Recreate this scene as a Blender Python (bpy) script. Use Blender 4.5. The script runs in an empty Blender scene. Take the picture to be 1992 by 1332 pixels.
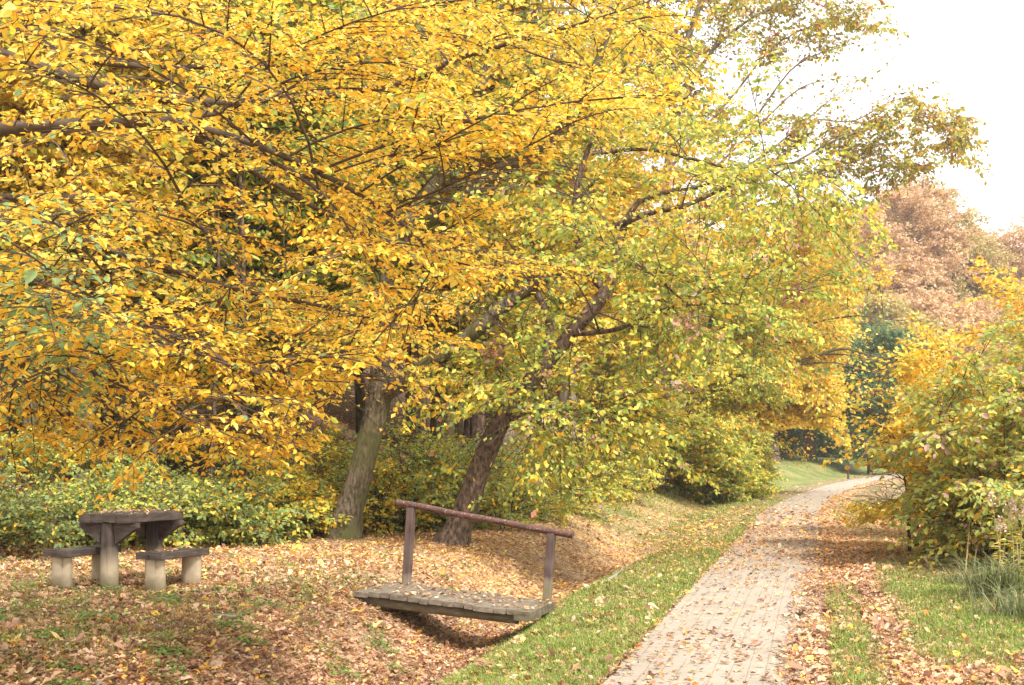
import bpy, math, random
import numpy as np
rng = np.random.default_rng(7)
random.seed(7)
C = bpy.context.scene.collection
FPX, CX, HOR, HC = 2400.0, 996.0, 890.0, 1.5      # pinhole of the photograph: focal, centre, horizon, eye height

def P(px, py, Y):
    return np.array([(px-CX)/FPX*Y, Y, HC-(py-HOR)/FPX*Y])

# ------------------------------------------------------------------ scene objects
def tag(o, label=None, cat=None, group=None, kind=None):
    if label: o['label'] = label
    if cat: o['category'] = cat
    if group: o['group'] = group
    if kind: o['kind'] = kind
    return o

def thing(name, label, cat, loc=(0, 0, 0), group=None):
    o = bpy.data.objects.new(name, None); C.objects.link(o)
    o.location = [float(v) for v in loc]; o.empty_display_size = .2
    return tag(o, label, cat, group)

def mesh_np(name, verts, faces, mats, parent=None, fcol=None, fmat=None, smooth=False, uv=None, vattr=None):
    """faces: list of int arrays (M,k); each block may have its own k.  fcol: (faces,3) colours."""
    me = bpy.data.meshes.new(name)
    verts = np.asarray(verts, np.float32)
    if parent is not None:
        verts = verts - np.array(parent.location, np.float32)
    blocks = [np.asarray(f, np.int32) for f in faces if len(f)]
    nl = sum(b.size for b in blocks); nf = sum(len(b) for b in blocks)
    me.vertices.add(len(verts)); me.vertices.foreach_set('co', verts.ravel())
    me.loops.add(nl); me.polygons.add(nf)
    me.loops.foreach_set('vertex_index', np.concatenate([b.ravel() for b in blocks]))
    tot = np.concatenate([np.full(len(b), b.shape[1], np.int32) for b in blocks])
    me.polygons.foreach_set('loop_start', np.concatenate([[0], np.cumsum(tot)[:-1]]).astype(np.int32))
    if smooth is not False:
        sm = np.full(nf, bool(smooth)) if np.isscalar(smooth) else smooth
        me.polygons.foreach_set('use_smooth', sm)
    for m in (mats if isinstance(mats, (list, tuple)) else [mats]):
        me.materials.append(m)
    if fmat is not None:
        me.polygons.foreach_set('material_index', np.asarray(fmat, np.int32))
    if fcol is not None:
        a = me.attributes.new('leaf_colour', 'FLOAT_COLOR', 'FACE')
        c = np.ones((nf, 4), np.float32); c[:, :3] = fcol
        a.data.foreach_set('color', c.ravel())
    if vattr:
        for k, v in vattr.items():
            a = me.attributes.new(k, 'FLOAT', 'POINT'); a.data.foreach_set('value', np.asarray(v, np.float32))
    if uv is not None:
        u = me.uv_layers.new(name='UVMap')
        li = np.concatenate([b.ravel() for b in blocks])
        u.data.foreach_set('uv', np.asarray(uv, np.float32)[li].ravel())
    me.update(calc_edges=True)
    if smooth is False:
        me.polygons.foreach_set('use_smooth', np.zeros(nf, bool))
    o = bpy.data.objects.new(name, me); C.objects.link(o)
    if parent is not None: o.parent = parent
    return o

# ------------------------------------------------------------------ materials
def mat(name):
    m = bpy.data.materials.new(name); m.use_nodes = True
    nt = m.node_tree; nt.nodes.clear()
    out = nt.nodes.new('ShaderNodeOutputMaterial')
    return m, nt, out
def N(nt, t, **kw):
    n = nt.nodes.new(t)
    for k, v in kw.items():
        if k.startswith('i_'):
            key = k[2:]
            n.inputs[int(key) if key.isdigit() else key.replace('_', ' ')].default_value = v
        else: setattr(n, k, v)
    return n
def ramp(nt, fac, stops):
    r = nt.nodes.new('ShaderNodeValToRGB'); e = r.color_ramp.elements
    while len(e) < len(stops): e.new(.5)
    for el, (p, c) in zip(e, stops):
        el.position = p; el.color = (*c, 1)
    nt.links.new(fac, r.inputs[0]); return r.outputs[0]
def mixc(nt, fac, a, b, blend='MIX'):
    n = nt.nodes.new('ShaderNodeMix'); n.data_type = 'RGBA'; n.blend_type = blend
    for s, v in ((n.inputs[0], fac), (n.inputs[6], a), (n.inputs[7], b)):
        if isinstance(v, bpy.types.NodeSocket): nt.links.new(v, s)
        else: s.default_value = v if not isinstance(v, tuple) else (*v, 1)
    return n.outputs[2]

def leaf_material(name, trans=.42, rough=.5, spec=.35, sat=1.0):
    m, nt, out = mat(name)
    at = N(nt, 'ShaderNodeAttribute', attribute_name='leaf_colour')
    p = N(nt, 'ShaderNodeBsdfPrincipled', i_Roughness=rough); p.inputs['Specular IOR Level'].default_value = spec
    t = N(nt, 'ShaderNodeBsdfTranslucent')
    mx = N(nt, 'ShaderNodeMixShader'); mx.inputs[0].default_value = trans
    tc = N(nt, 'ShaderNodeTexCoord'); nz = N(nt, 'ShaderNodeTexNoise'); nz.inputs['Scale'].default_value = 45; nz.inputs['Detail'].default_value = 3
    nt.links.new(tc.outputs['Object'], nz.inputs['Vector'])                    # blotches and brown spots on the blades
    cc = mixc(nt, 1.0, at.outputs['Color'], ramp(nt, nz.outputs[0], [(.3, (.72, .62, .55)), (.4, (.98, .97, .95)), (.7, (1.08, 1.08, 1.05))]), 'MULTIPLY')
    nt.links.new(cc, p.inputs['Base Color']); nt.links.new(cc, t.inputs['Color'])
    nt.links.new(p.outputs[0], mx.inputs[1]); nt.links.new(t.outputs[0], mx.inputs[2])
    nt.links.new(mx.outputs[0], out.inputs[0]); return m

def solid_noise(name, stops, scale=(8, 8, 8), rough=.85, bump=.3, dist=.01, detail=6, nscale=1.0, coord='Object', extra=None):
    m, nt, out = mat(name)
    tc = N(nt, 'ShaderNodeTexCoord'); mp = N(nt, 'ShaderNodeMapping'); mp.inputs['Scale'].default_value = scale
    nt.links.new(tc.outputs[coord], mp.inputs[0])
    nz = N(nt, 'ShaderNodeTexNoise'); nz.inputs['Scale'].default_value = nscale; nz.inputs['Detail'].default_value = detail
    nz.inputs['Roughness'].default_value = .65
    nt.links.new(mp.outputs[0], nz.inputs['Vector'])
    col = ramp(nt, nz.outputs[0], stops)
    if extra: col = extra(nt, tc, col)
    p = N(nt, 'ShaderNodeBsdfPrincipled', i_Roughness=rough); p.inputs['Specular IOR Level'].default_value = .25
    nt.links.new(col, p.inputs['Base Color'])
    b = N(nt, 'ShaderNodeBump'); b.inputs['Strength'].default_value = bump; b.inputs['Distance'].default_value = dist
    nt.links.new(nz.outputs[0], b.inputs['Height']); nt.links.new(b.outputs[0], p.inputs['Normal'])
    nt.links.new(p.outputs[0], out.inputs[0]); return m

M_leaf = leaf_material('leaf')
M_litter = leaf_material('dry_leaf', trans=.15, rough=.6, spec=.3)
M_grass = leaf_material('grass_blade', trans=.35, rough=.5)
def mossy(nt, tc, col):
    n = N(nt, 'ShaderNodeTexNoise'); n.inputs['Scale'].default_value = 1.7; n.inputs['Detail'].default_value = 4
    nt.links.new(tc.outputs['Object'], n.inputs['Vector'])
    f = ramp(nt, n.outputs[0], [(.45, (0, 0, 0)), (.65, (1, 1, 1))])
    return mixc(nt, f, col, (.1, .098, .03))
M_bark = solid_noise('bark', [(.36, (.03, .023, .015)), (.5, (.125, .098, .062)), (.64, (.24, .195, .135))], (13, 13, 4.5), .9, 1.0, .03, nscale=1.6, extra=mossy)
M_bark2 = solid_noise('grey_bark', [(.3, (.07, .055, .045)), (.5, (.2, .165, .13)), (.75, (.36, .31, .26))], (5, 5, 1.5), .9, .5, .02, nscale=1.5)
M_bark3 = solid_noise('red_bark', [(.36, (.03, .019, .013)), (.5, (.12, .08, .055)), (.64, (.23, .165, .115))], (12, 12, 5), .9, 1.0, .03, nscale=1.6)
M_twig = solid_noise('twig', [(.3, (.05, .035, .022)), (.7, (.12, .085, .055))], (9, 9, 9), .9, .2)

# ------------------------------------------------------------------ noise
_ph = np.random.default_rng(3).uniform(0, 6.28, (24, 4))
_dr = np.random.default_rng(4).normal(0, 1, (24, 3)); _dr /= np.linalg.norm(_dr, axis=1)[:, None]
def noise3(p, f, o=0):
    s = 0
    for k in range(5):
        i = (k+o*5) % 24
        s = s+np.sin((p @ _dr[i])*f*(1+.37*k)*6.28+_ph[i, 0])
    return s/5*1.6
def sm(x, a, b):
    t = np.clip((x-a)/(b-a), 0, 1); return t*t*(3-2*t)

# ------------------------------------------------------------------ terrain
_cy = np.array([-40, -20, 0, 8.14, 17.1, 25, 32.7, 42, 51, 62, 70, 85, 110, 150, 400.])
_cx = np.array([-10.4, -5.54, -.65, 1.34, 3.53, 5.5, 7.3, 9.9, 12.7, 16.6, 20.0, 27.5, 41, 62, 190.])
_yy = np.linspace(-40, 400, 1761); _xx = np.interp(_yy, _cy, _cx)
_k = np.exp(-np.linspace(-2, 2, 33)**2); _k /= _k.sum()
_xx = np.convolve(np.pad(_xx, 16, mode='reflect', reflect_type='odd'), _k, 'valid')
_cc = 1/np.sqrt(1+np.gradient(_xx, _yy)**2)
def xc(Y): return np.interp(Y, _yy, _xx)
def left_of(X, Y): return (xc(Y)-X)*np.interp(Y, _yy, _cc)-.71      # metres left of the path's left edge
def zpath(Y): return .9*sm(Y, 42, 125)
def ground(X, Y, micro=True):
    X = np.asarray(X, float); Y = np.asarray(Y, float)
    L = left_of(X, Y); R = -L-1.42
    fade = np.interp(Y, [0, 16, 24, 34, 48], [1, 1, .75, .4, .08])
    dl = 2.15+.12*np.sin(Y*.5)
    z = zpath(Y)+0*X
    z = z-.54*fade*np.exp(-((L-dl)/.82)**2)
    A = np.interp(Y, [0, 15, 22, 37, 60, 85], [.16, .16, .22, .42, .55, .8])
    z = z+A*sm(L, 2.3, 4.2)
    h0 = np.interp(Y, [0, 15, 25, 40, 70, 110], [9.5, 8.8, 7.5, 6, 8.5, 16])
    d = np.maximum(L-h0, 0)
    hill = .55*d*d/(d+3.0)
    z = z+30*np.tanh(hill/30)
    far = np.maximum(L, R)
    z = z+20*np.exp(-((X-22)/42)**2-((Y-185)/50)**2)*sm(far, 2, 14)
    z = z-.25*sm(R, 3.5, 9)
    if micro:
        p = np.stack([X, Y, 0*X], -1)
        w = sm(far, .05, .5)*np.clip(1-Y/80, .15, 1)
        z = z+w*(.035*noise3(p, .35, 1)+.014*noise3(p, 1.3, 2))
    on = (L < .02) & (R < .02)
    return np.where(on, zpath(Y)-.03, z)
def hit(px, py, off=0):
    lo, hi = 4.0, 160.0
    ys = np.linspace(lo, hi, 3000); pts = np.array([(px-CX)/FPX*ys, ys, HC-(py-HOR)/FPX*ys]).T
    below = pts[:, 2] <= ground(pts[:, 0], ys)+off
    i = int(np.argmax(below)) if below.any() else len(ys)-1
    Y = ys[i]; X = (px-CX)/FPX*Y
    return np.array([X, Y, float(ground(X, Y))])

# the ground sheet
gx = np.unique(np.concatenate([np.linspace(-900, -30, 30), np.linspace(-30, -8, 50), np.linspace(-8, 10, 190), np.linspace(10, 32, 60), np.linspace(32, 1200, 40)]))
gy = np.unique(np.concatenate([np.linspace(-60, 4, 30), np.linspace(4, 26, 230), np.linspace(26, 62, 120), np.linspace(62, 200, 50), np.linspace(200, 2500, 20)]))
GX, GY = np.meshgrid(gx, gy); gz = ground(GX, GY)
V = np.stack([GX, GY, gz], -1).reshape(-1, 3)
i = np.arange(len(gx)*len(gy)).reshape(len(gy), len(gx))
Q = np.stack([i[:-1, :-1], i[:-1, 1:], i[1:, 1:], i[1:, :-1]], -1).reshape(-1, 4)

def grass_density(X, Y):
    L = left_of(X, Y); R = -L-1.42
    p = np.stack([X, Y, 0*X], -1); n = noise3(p, .22, 3)*.5+noise3(p, .7, 1)*.3
    g = np.zeros_like(L)
    verge = sm(L, .0, .08)*(1-sm(L, 1.35, 2.0))*np.interp(Y, [0, 14, 19, 26], [1, .95, .55, .25])
    edge = sm(L, .0, .05)*(1-sm(L, .25, .45))*np.interp(Y, [0, 24, 32, 40], [1, .9, .35, .5])
    right = sm(R, .55, 1.0)*np.interp(Y, [0, 8.6, 9.6, 14.5, 17, 19, 30], [.1, .15, .9, .9, .5, .1, .25])
    strip = sm(R, .0, .1)*(1-sm(R, .25, .5))*np.interp(Y, [0, 7, 12, 15], [.9, .9, .7, 0])
    far = sm(L, .3, 1.4)*(1-sm(L, 7, 9))*(.45*sm(Y, 22, 32)+.55*sm(Y, 36, 50))*np.where(L > 5, sm(Y, 60, 70), 1)
    bank = .15*sm(L, 2.6, 3.6)*(1-sm(L, 7.5, 9))*(1-sm(Y, 13, 16))
    g = np.maximum.reduce([verge, edge, right, far*1.1, bank, strip])
    return np.clip(g*(1+.9*n), 0, 1)
def litter_density(X, Y):
    L = left_of(X, Y); R = -L-1.42
    p = np.stack([X, Y, 0*X], -1); n = noise3(p, .3, 2)*.5+noise3(p, 1.1, 0)*.35
    path = (L <= 0) & (R <= 0)
    dl = np.interp(Y, [0, 9, 14, 18, 24, 32, 40, 60], [.035, .03, .05, .22, .6, .6, .16, .08])*np.ones_like(L)
    edge = np.interp(Y, [0, 9, 14, 18, 30, 40], [.85, .8, .75, .75, .7, .25])*sm(R, -.42, 0)
    dp = np.clip(np.maximum(dl, edge)*(1+.8*n), 0, 1)
    left = np.where(L < 1.8, np.interp(Y, [0, 13, 18, 24, 34, 42], [.4, .48, .8, .95, .8, .25]), np.interp(Y, [0, 12, 15, 36, 50, 70], [.8, .9, 1, .9, .35, .2]))
    right = np.where(R < .7, .85, np.interp(Y, [0, 9.3, 10.2, 14, 17, 30, 40, 50], [.95, .9, .42, .42, .9, .95, .5, .2]))
    d = np.where(path, dp, np.where(L > 0, left, right)*np.clip(1+.95*n, 0, 1.35))
    return np.clip(d, 0, 1)

def ground_material():
    m, nt, out = mat('ground_cover')
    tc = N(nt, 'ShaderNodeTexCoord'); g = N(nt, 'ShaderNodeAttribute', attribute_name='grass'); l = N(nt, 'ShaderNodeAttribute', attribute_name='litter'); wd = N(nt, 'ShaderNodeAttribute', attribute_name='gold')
    n1 = N(nt, 'ShaderNodeTexNoise'); n1.inputs['Scale'].default_value = 4; n1.inputs['Detail'].default_value = 8
    nt.links.new(tc.outputs['Object'], n1.inputs['Vector'])
    soil = ramp(nt, n1.outputs[0], [(.3, (.11, .075, .048)), (.55, (.22, .155, .1)), (.75, (.34, .25, .17))])
    v = N(nt, 'ShaderNodeTexVoronoi'); v.inputs['Scale'].default_value = 17; nt.links.new(tc.outputs['Object'], v.inputs['Vector'])
    sx = N(nt, 'ShaderNodeSeparateColor'); nt.links.new(v.outputs['Color'], sx.inputs[0])
    pale = ramp(nt, sx.outputs[0], [(0, (.14, .07, .04)), (.35, (.32, .18, .1)), (.65, (.48, .29, .17)), (1, (.62, .45, .31))])
    gold = ramp(nt, sx.outputs[1], [(0, (.16, .085, .045)), (.35, (.4, .23, .1)), (.7, (.56, .37, .18)), (1, (.62, .5, .3))])
    lit = mixc(nt, wd.outputs['Fac'], pale, gold)
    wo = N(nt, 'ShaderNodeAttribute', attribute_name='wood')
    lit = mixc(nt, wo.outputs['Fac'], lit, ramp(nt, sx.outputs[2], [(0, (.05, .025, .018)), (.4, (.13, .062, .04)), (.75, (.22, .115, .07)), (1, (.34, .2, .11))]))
    n2 = N(nt, 'ShaderNodeTexNoise'); n2.inputs['Scale'].default_value = 30; n2.inputs['Detail'].default_value = 5
    nt.links.new(tc.outputs['Object'], n2.inputs['Vector'])
    gr0 = ramp(nt, n2.outputs[0], [(.3, (.05, .08, .02)), (.55, (.12, .175, .04)), (.75, (.22, .28, .07))])
    n7 = N(nt, 'ShaderNodeTexNoise'); n7.inputs['Scale'].default_value = .9; n7.inputs['Detail'].default_value = 6
    nt.links.new(tc.outputs['Object'], n7.inputs['Vector'])
    gr = mixc(nt, ramp(nt, n7.outputs[0], [(.42, (0, 0, 0)), (.68, (.75, .75, .75))]), gr0, (.3, .25, .1))
    a = N(nt, 'ShaderNodeMath', operation='MULTIPLY'); nt.links.new(l.outputs['Fac'], a.inputs[0]); a.inputs[1].default_value = .85
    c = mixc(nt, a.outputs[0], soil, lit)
    b = N(nt, 'ShaderNodeMath', operation='MULTIPLY'); nt.links.new(g.outputs['Fac'], b.inputs[0]); nt.links.new(n1.outputs[0], b.inputs[1])
    b2 = N(nt, 'ShaderNodeMath', operation='MULTIPLY', use_clamp=True); nt.links.new(b.outputs[0], b2.inputs[0]); b2.inputs[1].default_value = 1.9
    c = mixc(nt, b2.outputs[0], c, gr)
    p = N(nt, 'ShaderNodeBsdfPrincipled', i_Roughness=.95); p.inputs['Specular IOR Level'].default_value = .15
    nt.links.new(c, p.inputs['Base Color'])
    bp = N(nt, 'ShaderNodeBump'); bp.inputs['Strength'].default_value = .6; bp.inputs['Distance'].default_value = .03
    nt.links.new(v.outputs['Distance'], bp.inputs['Height']); nt.links.new(bp.outputs[0], p.inputs['Normal'])
    nt.links.new(p.outputs[0], out.inputs[0]); return m
def goldness(X, Y):
    L = left_of(X, Y)
    return np.clip(np.where(L > 1.2, sm(Y, 14.0, 17.5), sm(Y, 15, 21)), 0, 1)*.9+.05
fx, fy = GX.ravel(), GY.ravel()
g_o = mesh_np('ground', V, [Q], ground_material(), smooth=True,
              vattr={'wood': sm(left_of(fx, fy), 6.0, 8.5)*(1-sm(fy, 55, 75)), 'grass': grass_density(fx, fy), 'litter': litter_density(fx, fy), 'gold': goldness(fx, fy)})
tag(g_o, kind='structure')

# the brick path: a slab ribbon
def path_material():
    m, nt, out = mat('brick_paving')
    uv = N(nt, 'ShaderNodeUVMap', uv_map='UVMap')
    br = N(nt, 'ShaderNodeTexBrick', offset=.5, squash=1)
    for k, v in (('Scale', 1), ('Mortar Size', .006), ('Mortar Smooth', .35), ('Bias', 0), ('Brick Width', .22), ('Row Height', .118)): br.inputs[k].default_value = v
    br.inputs['Color1'].default_value = (.335, .295, .245, 1); br.inputs['Color2'].default_value = (.315, .275, .228, 1); br.inputs['Mortar'].default_value = (.25, .215, .155, 1)
    nt.links.new(uv.outputs[0], br.inputs['Vector'])
    n = N(nt, 'ShaderNodeTexNoise'); n.inputs['Scale'].default_value = 1.6; n.inputs['Detail'].default_value = 9; n.inputs['Roughness'].default_value = .7
    tc = N(nt, 'ShaderNodeTexCoord'); nt.links.new(tc.outputs['Object'], n.inputs['Vector'])
    f = ramp(nt, n.outputs[0], [(.3, (.8, .78, .75)), (.7, (1.12, 1.09, 1.06))])
    n5 = N(nt, 'ShaderNodeTexNoise'); n5.inputs['Scale'].default_value = 5; n5.inputs['Detail'].default_value = 3
    nt.links.new(tc.outputs['Object'], n5.inputs['Vector'])
    seam = mixc(nt, ramp(nt, n5.outputs[0], [(.42, (.1, .1, .1)), (.66, (.75, .75, .75))]), br.outputs[0], (.324, .284, .236))   # sand-filled joints
    c = mixc(nt, 1.0, seam, f, 'MULTIPLY')
    ns = N(nt, 'ShaderNodeTexNoise'); ns.inputs['Scale'].default_value = 120; ns.inputs['Detail'].default_value = 3
    nt.links.new(tc.outputs['Object'], ns.inputs['Vector'])
    c = mixc(nt, 1.0, c, ramp(nt, ns.outputs[0], [(.3, (.85, .85, .85)), (.7, (1.12, 1.12, 1.12))]), 'MULTIPLY')
    p = N(nt, 'ShaderNodeBsdfPrincipled', i_Roughness=.9); p.inputs['Specular IOR Level'].default_value = .2
    nt.links.new(c, p.inputs['Base Color'])
    b = N(nt, 'ShaderNodeBump'); b.inputs['Strength'].default_value = .5; b.inputs['Distance'].default_value = .006; b.invert = True
    nt.links.new(br.outputs['Fac'], b.inputs['Height']); nt.links.new(b.outputs[0], p.inputs['Normal'])
    nt.links.new(p.outputs[0], out.inputs[0]); return m
ys = np.unique(np.concatenate([np.linspace(-35, 60, 300), np.linspace(60, 130, 100)]))
dx = np.gradient(xc(ys), ys); cn = 1/np.sqrt(1+dx*dx); al = np.concatenate([[0], np.cumsum(np.hypot(np.diff(xc(ys)), np.diff(ys)))])
cols = []; uvs = []
prof = [(-.72, -.09), (-.72, .004), (-.36, .012), (0, .014), (.36, .012), (.72, .004), (.72, -.09)]
for w, dz in prof:
    wob = .012*np.sin(ys*7.3+w*5)*(abs(w) > .7)
    cols.append(np.stack([xc(ys)+(w+wob)*cn, ys-(w+wob)*cn*dx, zpath(ys)+dz], -1)); uvs.append(np.stack([al, np.full_like(al, w+3)], -1))
V = np.stack(cols, 1).reshape(-1, 3); UV = np.stack(uvs, 1).reshape(-1, 2)
i = np.arange(len(ys)*len(prof)).reshape(len(ys), len(prof))
Q = np.stack([i[:-1, :-1], i[:-1, 1:], i[1:, 1:], i[1:, :-1]], -1).reshape(-1, 4)
tag(mesh_np('brick_path', V, [Q], path_material(), uv=UV), kind='structure')

# ------------------------------------------------------------------ leaves
def unit(a): return a/np.maximum(np.linalg.norm(a, axis=-1, keepdims=True), 1e-9)
def leaf_geo(pos, axis, nrm, size, wid=.55, kind=6, fold=.12, curl=None):
    """quads for all leaves: kind 6 = two folded halves, 4 = one rhomb."""
    n = len(pos); a = unit(axis); b = unit(np.cross(nrm, a)); c = np.cross(a, b)
    s = size[:, None]; w = (wid*size)[:, None] if np.isscalar(wid) else (wid*size)[:, None]
    if kind == 6:
        cz = 0 if curl is None else (curl*size)[:, None]
        up = c*fold*s
        pts = [pos, pos+a*s*.33+b*w*.5+up, pos+a*s*.74+b*w*.34+up*.8+c*cz*.5, pos+a*s+c*cz,
               pos+a*s*.74-b*w*.34+up*.8+c*cz*.5, pos+a*s*.33-b*w*.5+up]
        q = np.array([[0, 1, 2, 3], [0, 3, 4, 5]])
    else:
        pts = [pos, pos+a*s*.5+b*w*.5, pos+a*s, pos+a*s*.5-b*w*.5]
        q = np.array([[0, 1, 2, 3]])
    if kind == 8:                                        # lobed dry leaf
        cz = (curl*size)[:, None]; up = c*fold*s; j = rng.uniform(.75, 1.2, (4, n, 1))
        pts = [pos, pos+a*s*.26+b*w*.5*j[0]+up, pos+a*s*.44+b*w*.26+up*.5, pos+a*s*.68+b*w*.45*j[1]+up+c*cz*.4, pos+a*s+c*cz,
               pos+a*s*.68-b*w*.45*j[2]+up+c*cz*.4, pos+a*s*.44-b*w*.26+up*.5, pos+a*s*.26-b*w*.5*j[3]+up]
        q = np.array([[0, 1, 2, 3, 4], [0, 4, 5, 6, 7]])
    k = len(pts)
    v = np.stack(pts, 1).reshape(-1, 3)
    f = (np.arange(n)[:, None, None]*k+q[None]).reshape(-1, q.shape[1])
    return v, f, len(q)

def tubes(paths, radii, sides):
    """paths (K,n,3), radii (K,n) -> verts, quads"""
    K, n, _ = paths.shape
    t = np.gradient(paths, axis=1); t = unit(t)
    ref = np.where(np.abs(t[:, 0, 2:3]) > .8, np.array([1., 0, 0]), np.array([0, 0, 1.]))
    b = np.empty_like(t); b[:, 0] = unit(np.cross(t[:, 0], ref))
    for k in range(1, n):                                # carry the frame along the path without twist
        x = b[:, k-1]; b[:, k] = unit(x-t[:, k]*np.sum(x*t[:, k], -1, keepdims=True))
    c = np.cross(t, b)
    an = np.arange(sides)*2*np.pi/sides
    v = paths[:, :, None, :]+radii[:, :, None, None]*(b[:, :, None, :]*np.cos(an)[None, None, :, None]+c[:, :, None, :]*np.sin(an)[None, None, :, None])
    i = np.arange(K*n*sides).reshape(K, n, sides); j = np.roll(i, -1, axis=2)
    q = np.stack([i[:, :-1], j[:, :-1], j[:, 1:], i[:, 1:]], -1).reshape(-1, 4)
    return v.reshape(-1, 3), q

def spline(pts, n):
    pts = np.asarray(pts, float)
    if len(pts) == 2: return pts[0]+(pts[1]-pts[0])*np.linspace(0, 1, n)[:, None]
    p = np.vstack([2*pts[0]-pts[1], pts, 2*pts[-1]-pts[-2]])
    out = []
    seg = len(pts)-1; u = np.linspace(0, seg, n)
    for x in u:
        k = min(int(x), seg-1); t = x-k
        a, b, c, d = p[k:k+4]
        out.append(.5*(2*b+(c-a)*t+(2*a-5*b+4*c-d)*t*t+(3*b-a-3*c+d)*t**3))
    return np.array(out)

class Wood:                                           # collects tubes of one tree's trunk and limbs
    def __init__(s): s.v = []; s.q = []; s.n = 0
    def add(s, v, q): s.v.append(v); s.q.append(q+s.n); s.n += len(v)
    def tube(s, pts, rad, sides=8, n=None, wob=0):
        n = n or max(4, len(pts)*3)
        p = spline(pts, n); r = np.interp(np.linspace(0, 1, n), np.linspace(0, 1, len(rad)), rad)
        if wob: p[1:-1] += rng.normal(0, wob, (n-2, 3))
        v, q = tubes(p[None], r[None], sides); s.add(v, q); return p, r

def pick_colours(pos, pal, freq=.45, amp=.55, jit=.12, o=0):
    """pal: (weights at t=0, weights at t=1, colours). Leaves change colour in patches through a crown."""
    w0, w1, cols = pal; w0 = np.array(w0, float)/sum(w0); w1 = np.array(w1, float)/sum(w1); cols = np.array(cols)
    n = len(pos)
    t = np.clip(.5+amp*noise3(pos, freq, o)+rng.normal(0, .12, n), 0, 1)[:, None]
    cw = np.cumsum(w0*(1-t)+w1*t, axis=1)
    k = np.minimum((rng.random(n)[:, None] > cw).sum(1), len(cols)-1)
    c = cols[k]*np.exp(rng.normal(0, jit, (n, 1)))*np.exp(rng.normal(0, .05, (n, 3)))
    return np.clip(c, 0.005, .92)

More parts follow.
